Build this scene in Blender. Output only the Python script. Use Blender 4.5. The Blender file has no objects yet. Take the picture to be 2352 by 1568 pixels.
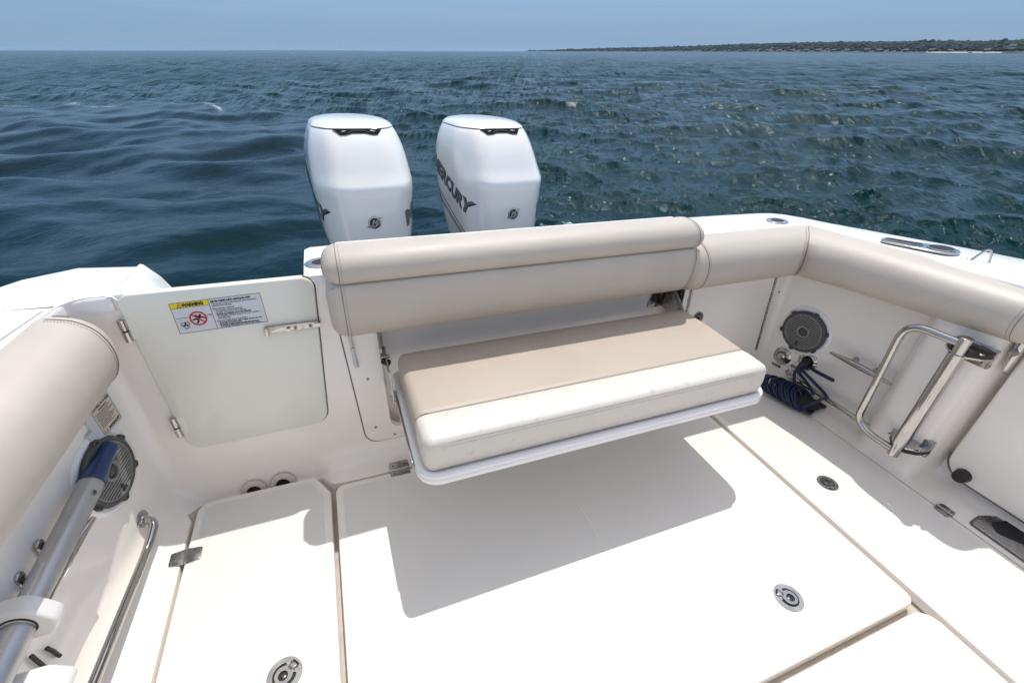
import bpy, bmesh, math, random
import numpy as np
from mathutils import Vector, Matrix
from mathutils.bvhtree import BVHTree
random.seed(7); rng = np.random.default_rng(7)
SC = bpy.context.scene
COL = SC.collection
PI = math.pi
# ---------------------------------------------------------------- frames
# boat frame: x athwart (picture right), y towards the stern, z up, cockpit sole at z = 0.
# The boat heels about two degrees; HEEL turns the boat frame into the level world.
CB = Matrix(((0.93399129, -0.35508431, 0.03969135), (0.15144364, 0.49404756, 0.85614358), (-0.32361256, -0.79361965, 0.51521138)))
CAMH = 1.5
def ray(px, py):                       # photo grid 2352 x 1568, 16 mm lens
    return CB.transposed() @ Vector((px - 1176.0, 784.0 - py, -16 / 36 * 2352.0))
def at(px, py, ax, v):                 # point of a plane of the boat seen at that spot of the photo
    d = ray(px, py); c = Vector((0, 0, CAMH)); return c + d * ((v - c[ax]) / d[ax])
_n = -ray(0, 115.5).cross(ray(2352, 120.0)); _n.normalize()
if _n.z < 0: _n = -_n
HEEL = _n.rotation_difference(Vector((0, 0, 1))).to_matrix().to_4x4()
SEA = -0.55                            # sea level in the world
# ---------------------------------------------------------------- camera
cam = bpy.data.objects.new('camera', bpy.data.cameras.new('camera')); COL.objects.link(cam)
cam.data.lens = 16; cam.data.sensor_width = 36; cam.data.clip_start = 0.02; cam.data.clip_end = 40000
cam.matrix_world = HEEL @ (Matrix.Translation((0, 0, CAMH)) @ CB.transposed().to_4x4())
SC.camera = cam
# ---------------------------------------------------------------- sun and sky
sdir = (HEEL.to_3x3() @ Vector((0.118, 0.153, 0.5))).normalized()
sun = bpy.data.objects.new('sun', bpy.data.lights.new('sun', 'SUN')); COL.objects.link(sun)
sun.data.energy = 2.2; sun.data.angle = math.radians(0.53); sun.data.color = (1.0, 0.975, 0.935)
sun.rotation_euler = sdir.to_track_quat('Z', 'Y').to_euler()
w = bpy.data.worlds.new('World'); SC.world = w; w.use_nodes = True
nt = w.node_tree; bg = nt.nodes['Background']
EV = 1.48; FILL_VEIL = 0.85
sky = nt.nodes.new('ShaderNodeTexSky'); sky.sky_type = 'NISHITA'; sky.sun_disc = False
sky.sun_elevation = math.asin(sdir.z); sky.sun_rotation = math.atan2(sdir.x, sdir.y)
sky.air_density = 1.0; sky.dust_density = 1.0; sky.ozone_density = 1.0; sky.altitude = 0
bg.inputs[1].default_value = 0.15
# sea air: towards the horizon the sky pales to an even grey blue, all the way round
_g = nt.nodes.new('ShaderNodeTexCoord'); _s = nt.nodes.new('ShaderNodeSeparateXYZ'); nt.links.new(_g.outputs['Generated'], _s.inputs[0])
_r = nt.nodes.new('ShaderNodeMapRange'); _r.interpolation_type = 'SMOOTHSTEP'; _r.inputs[1].default_value = -0.02; _r.inputs[2].default_value = 0.45; _r.inputs[3].default_value = 1.0; _r.inputs[4].default_value = 0.0; nt.links.new(_s.outputs[2], _r.inputs[0])
_r2 = nt.nodes.new('ShaderNodeMapRange'); _r2.inputs[1].default_value = 0.0; _r2.inputs[2].default_value = 0.11; nt.links.new(_s.outputs[2], _r2.inputs[0])
_h = nt.nodes.new('ShaderNodeMix'); _h.data_type = 'RGBA'; nt.links.new(_r2.outputs[0], _h.inputs[0])
_h.inputs[6].default_value = tuple(c / 0.15 for c in (0.27 / EV, 0.395 / EV, 0.55 / EV)) + (1,); _h.inputs[7].default_value = tuple(c / 0.15 for c in (0.165 / EV, 0.335 / EV, 0.62 / EV)) + (1,)
_wn = nt.nodes.new('ShaderNodeTexNoise'); _wn.inputs['Scale'].default_value = 5.0; _wn.inputs['Detail'].default_value = 6; _wm = nt.nodes.new('ShaderNodeMapping'); _wm.inputs['Scale'].default_value = (1, 1, 11); _wm.inputs['Rotation'].default_value = (0.05, 0.03, 0); nt.links.new(_g.outputs['Generated'], _wm.inputs[0]); nt.links.new(_wm.outputs[0], _wn.inputs['Vector'])
_wr = nt.nodes.new('ShaderNodeMapRange'); _wr.inputs[1].default_value = 0.45; _wr.inputs[2].default_value = 0.75; _wr.inputs[4].default_value = 0.13; nt.links.new(_wn.outputs[0], _wr.inputs[0])
_h2 = nt.nodes.new('ShaderNodeMix'); _h2.data_type = 'RGBA'; nt.links.new(_wr.outputs[0], _h2.inputs[0]); nt.links.new(_h.outputs[2], _h2.inputs[6]); _h2.inputs[7].default_value = tuple(c / 0.15 / EV for c in (0.42, 0.50, 0.60)) + (1,)
_h = _h2
_m = nt.nodes.new('ShaderNodeMix'); _m.data_type = 'RGBA'; nt.links.new(_r.outputs[0], _m.inputs[0]); nt.links.new(sky.outputs[0], _m.inputs[6]); nt.links.new(_h.outputs[2], _m.inputs[7]); 
# warm white veil added overhead, out of view, to lift and warm the shade
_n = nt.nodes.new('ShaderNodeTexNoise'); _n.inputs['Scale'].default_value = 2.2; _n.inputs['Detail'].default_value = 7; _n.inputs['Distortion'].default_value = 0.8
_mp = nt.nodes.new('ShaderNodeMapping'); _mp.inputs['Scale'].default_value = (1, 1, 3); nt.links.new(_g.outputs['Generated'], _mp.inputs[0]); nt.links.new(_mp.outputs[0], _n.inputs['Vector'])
_c = nt.nodes.new('ShaderNodeMapRange'); _c.inputs[1].default_value = 0.30; _c.inputs[2].default_value = 0.60; _c.inputs[3].default_value = 0.0; _c.inputs[4].default_value = FILL_VEIL; nt.links.new(_n.outputs[0], _c.inputs[0])
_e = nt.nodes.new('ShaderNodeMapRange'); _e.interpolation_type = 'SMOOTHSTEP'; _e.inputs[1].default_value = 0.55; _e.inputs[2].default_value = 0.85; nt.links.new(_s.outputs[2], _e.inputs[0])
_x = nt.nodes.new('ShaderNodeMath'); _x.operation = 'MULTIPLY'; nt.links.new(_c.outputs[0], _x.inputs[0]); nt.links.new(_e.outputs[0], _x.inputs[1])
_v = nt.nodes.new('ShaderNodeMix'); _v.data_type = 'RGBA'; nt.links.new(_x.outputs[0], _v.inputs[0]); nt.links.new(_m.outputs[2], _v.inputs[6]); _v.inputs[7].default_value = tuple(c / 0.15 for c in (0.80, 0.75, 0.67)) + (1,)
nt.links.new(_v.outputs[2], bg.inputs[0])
SC.view_settings.view_transform = 'Standard'; SC.view_settings.look = 'None'
SC.view_settings.exposure = math.log2(EV); SC.view_settings.gamma = 1.0; SC.view_settings.use_curve_mapping = False
SC.cycles.max_bounces = 12; SC.cycles.diffuse_bounces = 9; SC.cycles.glossy_bounces = 4; SC.cycles.volume_bounces = 0
SC.cycles.use_denoising = True; SC.cycles.denoising_prefilter = 'NONE'; SC.cycles.sample_clamp_indirect = 8.0; SC.cycles.sample_clamp_direct = 20.0

# ---------------------------------------------------------------- materials
def mat(name, col, rough=0.4, metal=0.0, coat=0.0, spec=0.5, noise=None, bump=None, tint=None):
    """noise=(scale, amount) rough/colour wear; bump=(scale, distance, kind); tint=(colour, scale, lo, hi) stains"""
    m = bpy.data.materials.new(name); m.use_nodes = True; t = m.node_tree; N = t.nodes; L = t.links
    b = N['Principled BSDF']; b.inputs['Base Color'].default_value = (*col, 1); b.inputs['Roughness'].default_value = rough
    b.inputs['Metallic'].default_value = metal; b.inputs['Coat Weight'].default_value = coat
    b.inputs['Coat Roughness'].default_value = 0.08; b.inputs['Specular IOR Level'].default_value = spec
    tc = N.new('ShaderNodeTexCoord')
    colsock = None
    if noise:
        n = N.new('ShaderNodeTexNoise'); n.inputs['Scale'].default_value = noise[0]; n.inputs['Detail'].default_value = 6; L.new(tc.outputs['Object'], n.inputs['Vector'])
        mr = N.new('ShaderNodeMapRange'); mr.inputs[1].default_value = 0.3; mr.inputs[2].default_value = 0.7
        mr.inputs[3].default_value = 1 - noise[1]; mr.inputs[4].default_value = 1 + noise[1] * 0.3; L.new(n.outputs[0], mr.inputs[0])
        mx = N.new('ShaderNodeVectorMath'); mx.operation = 'SCALE'; mx.inputs[0].default_value = col; L.new(mr.outputs[0], mx.inputs['Scale'])
        colsock = mx.outputs[0]
        r2 = N.new('ShaderNodeMapRange'); r2.inputs[3].default_value = rough * 0.75; r2.inputs[4].default_value = min(1, rough * 1.35); L.new(n.outputs[0], r2.inputs[0]); L.new(r2.outputs[0], b.inputs['Roughness'])
    if tint:
        n = N.new('ShaderNodeTexNoise'); n.inputs['Scale'].default_value = tint[1]; n.inputs['Detail'].default_value = 9; n.inputs['Roughness'].default_value = 0.7; L.new(tc.outputs['Object'], n.inputs['Vector'])
        mr = N.new('ShaderNodeMapRange'); mr.inputs[1].default_value = tint[2]; mr.inputs[2].default_value = tint[3]; L.new(n.outputs[0], mr.inputs[0])
        mx = N.new('ShaderNodeMix'); mx.data_type = 'RGBA'; L.new(mr.outputs[0], mx.inputs[0])
        if colsock: L.new(colsock, mx.inputs[6])
        else: mx.inputs[6].default_value = (*col, 1)
        mx.inputs[7].default_value = (*tint[0], 1); colsock = mx.outputs[2]
    if colsock: L.new(colsock, b.inputs['Base Color'])
    if bump:
        if bump[2] == 'noise':
            n = N.new('ShaderNodeTexNoise'); n.inputs['Scale'].default_value = bump[0]; n.inputs['Detail'].default_value = 4; L.new(tc.outputs['Object'], n.inputs['Vector']); h = n.outputs[0]
        elif bump[2] == 'leather':
            n = N.new('ShaderNodeTexVoronoi'); n.inputs['Scale'].default_value = bump[0]; L.new(tc.outputs['Object'], n.inputs['Vector']); h = n.outputs['Distance']
        else:   # diamond non-skid
            sx = N.new('ShaderNodeSeparateXYZ'); L.new(tc.outputs['Object'], sx.inputs[0])
            def wv(op):
                a = N.new('ShaderNodeMath'); a.operation = op; L.new(sx.outputs[0], a.inputs[0]); L.new(sx.outputs[1], a.inputs[1])
                c = N.new('ShaderNodeMath'); c.operation = 'MULTIPLY'; c.inputs[1].default_value = bump[0]; L.new(a.outputs[0], c.inputs[0])
                s = N.new('ShaderNodeMath'); s.operation = 'SINE'; L.new(c.outputs[0], s.inputs[0]); return s.outputs[0]
            p = N.new('ShaderNodeMath'); p.operation = 'MULTIPLY'; L.new(wv('ADD'), p.inputs[0]); L.new(wv('SUBTRACT'), p.inputs[1]); h = p.outputs[0]
        bp = N.new('ShaderNodeBump'); bp.inputs['Strength'].default_value = 1; bp.inputs['Distance'].default_value = bump[1]
        L.new(h, bp.inputs['Height']); L.new(bp.outputs[0], b.inputs['Normal'])
    return m
M = {}
M['gel'] = mat('gelcoat', (0.88, 0.825, 0.755), 0.22, coat=0.35, noise=(2.2, 0.035), bump=(3.0, 0.0012, 'noise'))
M['gelw'] = mat('white_gelcoat', (0.83, 0.82, 0.80), 0.25, coat=0.3, noise=(3, 0.03))
M['skid'] = mat('nonskid_gelcoat', (0.74, 0.71, 0.66), 0.45, noise=(1.3, 0.06), bump=(260.0, 0.0004, 'noise'), tint=((0.40, 0.37, 0.33), 24, 0.665, 0.80))
M['gutter'] = mat('gutter_gelcoat', (0.50, 0.45, 0.385), 0.5, noise=(20, 0.2))
M['door'] = mat('door_starboard', (0.785, 0.77, 0.675), 0.2, coat=0.3, noise=(1.7, 0.04), bump=(2.0, 0.0015, 'noise'))
M['vinyl'] = mat('taupe_vinyl', (0.53, 0.470, 0.395), 0.48, noise=(5, 0.06), bump=(13, 0.0016, 'noise'), tint=((0.47, 0.41, 0.34), 6, 0.62, 0.85))
M['vinyltop'] = mat('seat_vinyl', (0.46, 0.385, 0.305), 0.5, noise=(4, 0.06), bump=(9, 0.0020, 'noise'), tint=((0.52, 0.45, 0.37), 7, 0.62, 0.8))
M['cream'] = mat('cream_vinyl', (0.66, 0.615, 0.545), 0.45, noise=(4, 0.04), bump=(12, 0.0018, 'noise'), tint=((0.42, 0.37, 0.31), 26, 0.58, 0.80))
M['chrome'] = mat('polished_stainless', (0.49, 0.475, 0.455), 0.05, metal=1.0, noise=(14, 0.08), bump=(26, 0.0006, 'noise'))
M['steel'] = mat('brushed_stainless', (0.38, 0.375, 0.37), 0.26, metal=1.0, noise=(30, 0.15))
M['alu'] = mat('anodised_aluminium', (0.50, 0.50, 0.50), 0.42, metal=0.75, noise=(18, 0.12), tint=((0.3, 0.3, 0.31), 60, 0.68, 0.75))
M['black'] = mat('black_plastic', (0.012, 0.012, 0.013), 0.35, noise=(20, 0.2))
M['dark'] = mat('charcoal_plastic', (0.075, 0.073, 0.070), 0.5, noise=(30, 0.2))
M['grille'] = mat('grey_plastic', (0.24, 0.23, 0.215), 0.45, noise=(30, 0.15))
M['hole'] = mat('dark_recess', (0.02, 0.018, 0.015), 0.8, noise=(20, 0.2))  # near-black; also stands in for shade inside bores, pockets and wells
M['bluecap'] = mat('blue_plastic', (0.004, 0.035, 0.13), 0.22, noise=(12, 0.15))
M['hose'] = mat('blue_hose', (0.002, 0.012, 0.055), 0.33, noise=(25, 0.25))
M['white'] = mat('white_plastic', (0.76, 0.735, 0.70), 0.4, noise=(8, 0.03))
M['engine'] = mat('white_engine_paint', (0.82, 0.80, 0.755), 0.16, coat=0.7, noise=(3, 0.02))
M['decal'] = mat('grey_decal', (0.13, 0.135, 0.135), 0.4, noise=(30, 0.1))
M['decald'] = mat('dark_decal', (0.02, 0.022, 0.03), 0.35, noise=(30, 0.1))
M['label'] = mat('label_face', (0.62, 0.64, 0.66), 0.35, noise=(20, 0.02))
M['labelc'] = mat('cream_label_face', (0.64, 0.56, 0.43), 0.4, noise=(20, 0.04))
M['greyw'] = mat('pale_grey_plastic', (0.56, 0.58, 0.60), 0.4, noise=(20, 0.04))
M['yellow'] = mat('label_yellow', (0.78, 0.62, 0.02), 0.4, noise=(20, 0.03))
M['red'] = mat('label_red', (0.55, 0.015, 0.02), 0.4, noise=(20, 0.03))
M['ink'] = mat('label_ink', (0.012, 0.012, 0.015), 0.5, noise=(20, 0.1))
M['fit'] = mat('beige_fitting', (0.60, 0.53, 0.45), 0.4, noise=(20, 0.05))
M['seam'] = mat('seam_shadow_caulk', (0.16, 0.14, 0.12), 0.8, noise=(20, 0.1))
M['vseam'] = mat('vinyl_seam', (0.20, 0.165, 0.14), 0.8, noise=(20, 0.1))
M['thread'] = mat('thread', (0.30, 0.25, 0.21), 0.8, noise=(50, 0.1))
M['slot'] = mat('matt_black_slot', (0.006, 0.006, 0.007), 0.9, spec=0.1, noise=(20, 0.2))
M['rubber'] = mat('black_grip', (0.02, 0.02, 0.021), 0.75, noise=(60, 0.3), bump=(300, 0.0006, 'noise'))
M['clear'] = mat('cloudy_plastic', (0.62, 0.63, 0.62), 0.25, noise=(20, 0.1))

# ---------------------------------------------------------------- mesh helpers
def fr(o, u, v):                       # local frame: u, v, n = u x v
    u = Vector(u).normalized(); v = Vector(v); n = u.cross(v).normalized(); v = n.cross(u)
    return Matrix(((u.x, v.x, n.x, o[0]), (u.y, v.y, n.y, o[1]), (u.z, v.z, n.z, o[2]), (0, 0, 0, 1)))
ID = Matrix.Identity(4)
WORLD = {}                             # object -> matrix in the boat frame
BOAT = []                              # top-level objects that heel with the boat
def fillet(pts, r, seg=6):
    out = []; n = len(pts)
    rs = r if isinstance(r, (list, tuple)) else [r] * n
    for i, p in enumerate(pts):
        p = Vector(p[:2]); a = Vector(pts[i - 1][:2]) - p; b = Vector(pts[(i + 1) % n][:2]) - p
        la, lb = a.length, b.length; a.normalize(); b.normalize(); rr = rs[i]
        ang = math.acos(max(-1, min(1, a.dot(b))))
        if rr <= 0 or ang > PI - 0.02: out.append((p.x, p.y)); continue
        d = min(rr / math.tan(ang / 2), la * 0.49, lb * 0.49); rr = d * math.tan(ang / 2)
        c = p + (a + b).normalized() * (rr / math.sin(ang / 2)); s = p + a * d - c; e = p + b * d - c
        a0 = math.atan2(s.y, s.x); da = math.atan2(e.y, e.x) - a0
        while da > PI: da -= 2 * PI
        while da < -PI: da += 2 * PI
        for k in range(seg + 1):
            t = a0 + da * k / seg; out.append((c.x + rr * math.cos(t), c.y + rr * math.sin(t)))
    return out
def area(p): return 0.5 * sum(p[i - 1][0] * p[i][1] - p[i][0] * p[i - 1][1] for i in range(len(p)))
def offset(p, d):                      # inward for a counter-clockwise outline
    if abs(d) < 1e-9: return list(p)
    out = []; n = len(p); s = 1 if area(p) > 0 else -1
    for i in range(n):
        a = Vector(p[i]) - Vector(p[i - 1]); b = Vector(p[(i + 1) % n]) - Vector(p[i])
        if a.length < 1e-9: a = b
        if b.length < 1e-9: b = a
        na = Vector((-a.y, a.x)).normalized(); nb = Vector((-b.y, b.x)).normalized(); m = na + nb
        if m.length < 1e-6: m = na
        m = m / max(0.35, m.length_squared / 2)
        out.append((p[i][0] + m.x * d * s, p[i][1] + m.y * d * s))
    return out
class MB:
    def __init__(s): s.bm = bmesh.new()
    def vs(s, pts, T=ID): return [s.bm.verts.new(T @ Vector(p)) for p in pts]
    def face(s, v):
        try: return s.bm.faces.new(v)
        except ValueError: return None
    def poly(s, pts, T=ID): s.face(s.vs(pts, T)); return s
    def rings(s, rings, T=ID, closed=True, cap0=True, cap1=True):
        R = [s.vs(r, T) for r in rings]
        for a, b in zip(R, R[1:]):
            n = len(a)
            for i in range(n if closed else n - 1):
                j = (i + 1) % n; s.face([a[i], a[j], b[j], b[i]])
        if cap0: s.face(list(reversed(R[0])))
        if cap1: s.face(R[-1])
        return s
    def prism(s, outline, h0, h1, T=ID, bev=0.0, seg=3, bot=0.0):
        if area(outline) < 0: outline = list(reversed(outline))
        rg = []
        if bot > 0:
            for k in range(seg + 1):
                t = PI / 2 * k / seg; rg.append([(x, y, h0 + bot * (1 - math.cos(t))) for x, y in offset(outline, bot * (1 - math.sin(t)))])
        else: rg.append([(x, y, h0) for x, y in outline])
        if bev > 0:
            for k in range(seg + 1):
                t = PI / 2 * k / seg; rg.append([(x, y, h1 - bev * (1 - math.sin(t))) for x, y in offset(outline, bev * (1 - math.cos(t)))])
        else: rg.append([(x, y, h1) for x, y in outline])
        return s.rings(rg, T)
    def frame(s, outer, inner, h0, h1, T=ID):     # plate with a hole; both outlines same count
        a0 = s.vs([(x, y, h0) for x, y in outer], T); a1 = s.vs([(x, y, h1) for x, y in outer], T)
        b0 = s.vs([(x, y, h0) for x, y in inner], T); b1 = s.vs([(x, y, h1) for x, y in inner], T); n = len(outer)
        for i in range(n):
            j = (i + 1) % n
            s.face([a0[i], a0[j], a1[j], a1[i]]); s.face([a1[i], a1[j], b1[j], b1[i]]); s.face([b1[i], b1[j], b0[j], b0[i]]); s.face([b0[i], b0[j], a0[j], a0[i]])
        return s
    def box(s, x0, x1, y0, y1, z0, z1, T=ID, bev=0.0):
        return s.prism([(x0, y0), (x1, y0), (x1, y1), (x0, y1)], z0, z1, T, bev, 2)
    def lathe(s, prof, T=ID, n=32, close=True):
        rg = [[(r * math.cos(2 * PI * k / n), r * math.sin(2 * PI * k / n), h) for k in range(n)] for r, h in prof]
        return s.rings(rg, T, cap0=close, cap1=close)
    def tube(s, pts, r, n=12, T=ID, caps=True, flat=1.0):
        P = [Vector(p) for p in pts]; m = len(P); rr = r if isinstance(r, (list, tuple)) else [r] * m
        tn = [(P[min(i + 1, m - 1)] - P[max(i - 1, 0)]).normalized() for i in range(m)]
        up = Vector((0, 0, 1)) if abs(tn[0].z) < 0.9 else Vector((1, 0, 0))
        u = tn[0].cross(up).normalized(); rg = []
        for i in range(m):
            u = (u - tn[i] * u.dot(tn[i])).normalized(); v = tn[i].cross(u)
            rg.append([P[i] + (u * math.cos(2 * PI * k / n) + v * flat * math.sin(2 * PI * k / n)) * rr[i] for k in range(n)])
        return s.rings(rg, T, cap0=caps, cap1=caps)
    def build(s, name, m, parent=None, sharp=38, label=None, flat=False):
        bm = s.bm; base = WORLD.get(parent, ID)
        if base != ID: bm.transform(base.inverted())
        bmesh.ops.remove_doubles(bm, verts=bm.verts, dist=1e-6)
        bmesh.ops.recalc_face_normals(bm, faces=bm.faces)
        me = bpy.data.meshes.new(name); bm.to_mesh(me); bm.free()
        me.polygons.foreach_set('use_smooth', [not flat] * len(me.polygons)); me.set_sharp_from_angle(angle=math.radians(sharp))
        if m: me.materials.append(M[m] if isinstance(m, str) else m)
        o = bpy.data.objects.new(name, me); COL.objects.link(o)
        if parent: o.parent = parent; WORLD[o] = base
        else: BOAT.append(o); WORLD[o] = ID
        if label: o['label'] = label
        return o
def thing(name, label, cat, loc=(0, 0, 0), group=None, boat=True):
    o = bpy.data.objects.new(name, None); COL.objects.link(o); o.empty_display_size = 0.05; o.location = loc
    o['label'] = label; o['category'] = cat
    if group: o['group'] = group
    WORLD[o] = Matrix.Translation(loc)
    if boat: BOAT.append(o)
    return o
def tag(o, label, cat, group=None):
    o['label'] = label; o['category'] = cat
    if group: o['group'] = group
    return o
def struct(o, kind='structure'): o['kind'] = kind; return o
def arc(c, r, a0, a1, n, f=lambda x, y: (x, y, 0)):
    return [f(c[0] + r * math.cos(a0 + (a1 - a0) * k / n), c[1] + r * math.sin(a0 + (a1 - a0) * k / n)) for k in range(n + 1)]
def smooth_path(pts, r, seg=6, closed=False):     # fillet a 3-D polyline
    P = [Vector(p) for p in pts]; out = [P[0]]
    for i in range(1, len(P) - 1):
        a = P[i - 1] - P[i]; b = P[i + 1] - P[i]; d = min(r, a.length * 0.49, b.length * 0.49)
        s = P[i] + a.normalized() * d; e = P[i] + b.normalized() * d
        for k in range(seg + 1):
            t = k / seg; out.append(s * (1 - t) ** 2 + P[i] * 2 * t * (1 - t) + e * t * t)
    out.append(P[-1]); return out
_tc = {}
def text_bm(txt, size, T, bold=0.0, shear=0.0, ex=0.0003, align='LEFT', sx=1.0):
    cu = bpy.data.curves.new('t', 'FONT'); cu.body = txt; cu.size = size; cu.offset = bold; cu.shear = shear; cu.extrude = ex; cu.resolution_u = 2; cu.align_x = align
    o = bpy.data.objects.new('t', cu); COL.objects.link(o); dg = bpy.context.evaluated_depsgraph_get(); dg.update()
    me = bpy.data.meshes.new_from_object(o.evaluated_get(dg)); bpy.data.objects.remove(o)
    b = MB(); b.bm.from_mesh(me); bpy.data.meshes.remove(me)
    b.bm.transform(T @ Matrix.Diagonal((sx, 1, 1, 1))); return b
def join(*bs):
    a = bs[0]
    for b in bs[1:]:
        me = bpy.data.meshes.new('x'); b.bm.to_mesh(me); a.bm.from_mesh(me); bpy.data.meshes.remove(me); b.bm.free()
    return a
def screw(parent, o, n, r=0.0045, name='screw'):
    n = Vector(n); u = n.orthogonal(); T = fr(o, u, n.cross(u))
    s = MB().lathe([(r, -0.002), (r, 0.001), (r * 0.7, 0.0022), (0.0005, 0.0024)], T, 10).build(name, 'steel', parent)
    k = MB()
    for a in (0.4, 0.4 + PI / 2):
        R = T @ Matrix.Rotation(a, 4, 'Z'); k.box(-r * .6, r * .6, -r * .13, r * .13, 0.0021, 0.0031, R)
    k.build('slot', 'black', s) if r > 0.0052 else k.bm.free()
    return s
X, Y, Z = Vector((1, 0, 0)), Vector((0, 1, 0)), Vector((0, 0, 1))

# ================================================================ SEA
FACET = 0.60
def make_sea():
    # polar sheet round the boat, fine near it, out to the horizon
    # heading of the stern view in the world
    head = math.atan2(0.794, 0.324)
    fine = np.linspace(-1.15, 1.15, 900); coarse = np.linspace(1.15, 2 * PI - 1.15, 130)[1:-1]
    th = np.concatenate([fine, coarse]) + head
    r = [0.9]
    while r[-1] < 16000: r.append(r[-1] * (1.0062 if r[-1] < 45 else (1.0115 if r[-1] < 260 else 1.04)))
    r = np.array(r); nr, na = len(r), len(th)
    Rr, Th = np.meshgrid(r, th, indexing='ij'); x = Rr * np.cos(Th); y = Rr * np.sin(Th)
    dth = np.full(na, 2.3 / 899); dth[900:] = (2 * PI - 2.3) / 130
    sp = np.maximum(Rr * np.gradient(r)[:, None] / Rr, Rr * dth[None, :])
    # wake: flat water inside a bowed line about 27 m out, on the left
    lx = np.array([-60, -13.5, -10.6, -7.3, -4.5, -2.5, -0.5, 1.5, 4.0]); ly = np.array([33, 30.2, 29.2, 27.7, 25.6, 22.8, 21.5, 14, 3.0])
    edge = np.interp(x, lx, ly, left=33, right=-5) + 0.7 * np.sin(x * 0.9 + 1.0) + 0.45 * np.sin(x * 2.3)
    calm = 1 / (1 + np.exp(-np.clip((edge - y) / 0.9, -30, 30))) * 1 / (1 + np.exp(-np.clip((2.6 - x - 0.04 * y) / 1.1, -30, 30)))
    h = np.zeros_like(x); dx = np.zeros_like(x); dy = np.zeros_like(x)
    n = 120; lam = np.exp(np.linspace(math.log(0.16), math.log(10.0), n)); rg = np.random.default_rng(11)
    wind = head + 2.75
    for i in range(n):
        L = lam[i]; k = 2 * PI / L; a0 = 0.043 * L / (2 * PI) * rg.uniform(0.6, 1.4)
        if L > 5: a0 *= (5 / L) ** 0.9
        a0 *= 1.0 + 0.15 * math.exp(-(math.log(L / 0.75) / 0.7) ** 2)
        if L > 1.2: a0 *= 0.8
        if L > 2.5: a0 *= 0.85
        if L < 0.7: a0 *= 0.95
        th_i = wind + rg.normal(0, 0.48); c, s = math.cos(th_i), math.sin(th_i); ph = rg.uniform(0, 2 * PI)
        wgt = np.clip((L / sp - 2.2) / 2.5, 0, 1)
        if not wgt.any(): continue
        a = a0 * wgt * (1 - calm * (0.80 if L < 1.2 else (0.62 if L < 2.5 else 0.15)))
        p = k * (c * x + s * y) + ph + 0.6 * np.sin(0.35 * x * s - 0.3 * y * c + i)
        h += a * np.cos(p); sn = np.sin(p) * a * 1.0; dx -= sn * c; dy -= sn * s
    # long smooth folds of the wake
    for i in range(12):
        L = rg.uniform(0.9, 3.2); k = 2 * PI / L; th_i = head + 1.35 + rg.normal(0, 0.28); c, s = math.cos(th_i), math.sin(th_i)
        th_i = head + rg.normal(0.25, 0.3); c, s = math.cos(th_i), math.sin(th_i)
        h += calm * 0.014 * L / 1.5 * np.cos(k * (c * x + s * y) + rg.uniform(0, 6) + 1.1 * np.sin(0.5 * x + i) + 0.8 * np.sin(0.33 * y + 2 * i)) * np.clip(L / sp / 4, 0, 1)
    # the hull pushes the sea down under itself
    foam = np.exp(-((y - edge) / 0.7) ** 2) * (x < 0.8) * (x > -40)
    foam *= np.clip(0.75 + 0.3 * np.sin(x * 1.1 + 0.5) + 0.35 * np.sin(x * 2.7), 0, 1)
    co = np.stack([x + dx, y + dy, SEA + h], -1).reshape(-1, 3)
    idx = np.arange(nr * na).reshape(nr, na); b = np.roll(idx, -1, 1)
    q = np.stack([idx[:-1], b[:-1], b[1:], idx[1:]], -1).reshape(-1, 4)[:, ::-1]
    me = bpy.data.meshes.new('sea'); me.vertices.add(len(co)); me.vertices.foreach_set('co', co.ravel().astype(np.float32))
    me.loops.add(q.size); me.loops.foreach_set('vertex_index', q.ravel().astype(np.int32))
    me.polygons.add(len(q)); me.polygons.foreach_set('loop_start', np.arange(0, q.size, 4, dtype=np.int32))
    me.polygons.foreach_set('use_smooth', np.ones(len(q), dtype=bool)); me.update(calc_edges=True)
    far = np.clip((sp - 0.06) / 0.5, 0, 1)
    for nm, v in (('calm', calm), ('foam', foam), ('far', far)):
        at_ = me.attributes.new(nm, 'FLOAT', 'POINT'); at_.data.foreach_set('value', v.ravel().astype(np.float32))
    o = bpy.data.objects.new('sea', me); COL.objects.link(o); o['kind'] = 'structure'
    m = bpy.data.materials.new('sea_water'); m.use_nodes = True; t = m.node_tree; N = t.nodes; L = t.links; b = N['Principled BSDF']
    tc = N.new('ShaderNodeTexCoord')
    def attr(nm): a = N.new('ShaderNodeAttribute'); a.attribute_name = nm; return a.outputs['Fac']
    def math_(op, a, b_): 
        k = N.new('ShaderNodeMath'); k.operation = op
        for i, v in enumerate((a, b_)):
            if isinstance(v, (int, float)): k.inputs[i].default_value = v
            else: L.new(v, k.inputs[i])
        return k.outputs[0]
    def noise(sc, det=3, rough=0.55, rot=0.0, sx=1.0, dist=0.0):
        mp = N.new('ShaderNodeMapping'); mp.inputs['Rotation'].default_value = (0, 0, rot); mp.inputs['Scale'].default_value = (sx, 1, 1); L.new(tc.outputs['Object'], mp.inputs[0])
        n_ = N.new('ShaderNodeTexNoise'); n_.inputs['Scale'].default_value = sc; n_.inputs['Detail'].default_value = det; n_.inputs['Roughness'].default_value = rough; n_.inputs['Distortion'].default_value = dist; L.new(mp.outputs[0], n_.inputs['Vector']); return n_.outputs[0]
    rough_ = math_('SUBTRACT', 1.0, math_('MULTIPLY', attr('calm'), 0.62))
    gust = math_('ADD', 0.1, math_('MULTIPLY', noise(0.35, 3, 0.6), 1.75))
    far_ = attr('far')
    h1 = math_('MULTIPLY', math_('MULTIPLY', math_('MULTIPLY', noise(5.2, 5, 0.65, 0.4, 0.6, 0.9), 0.065), rough_), gust)
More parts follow.
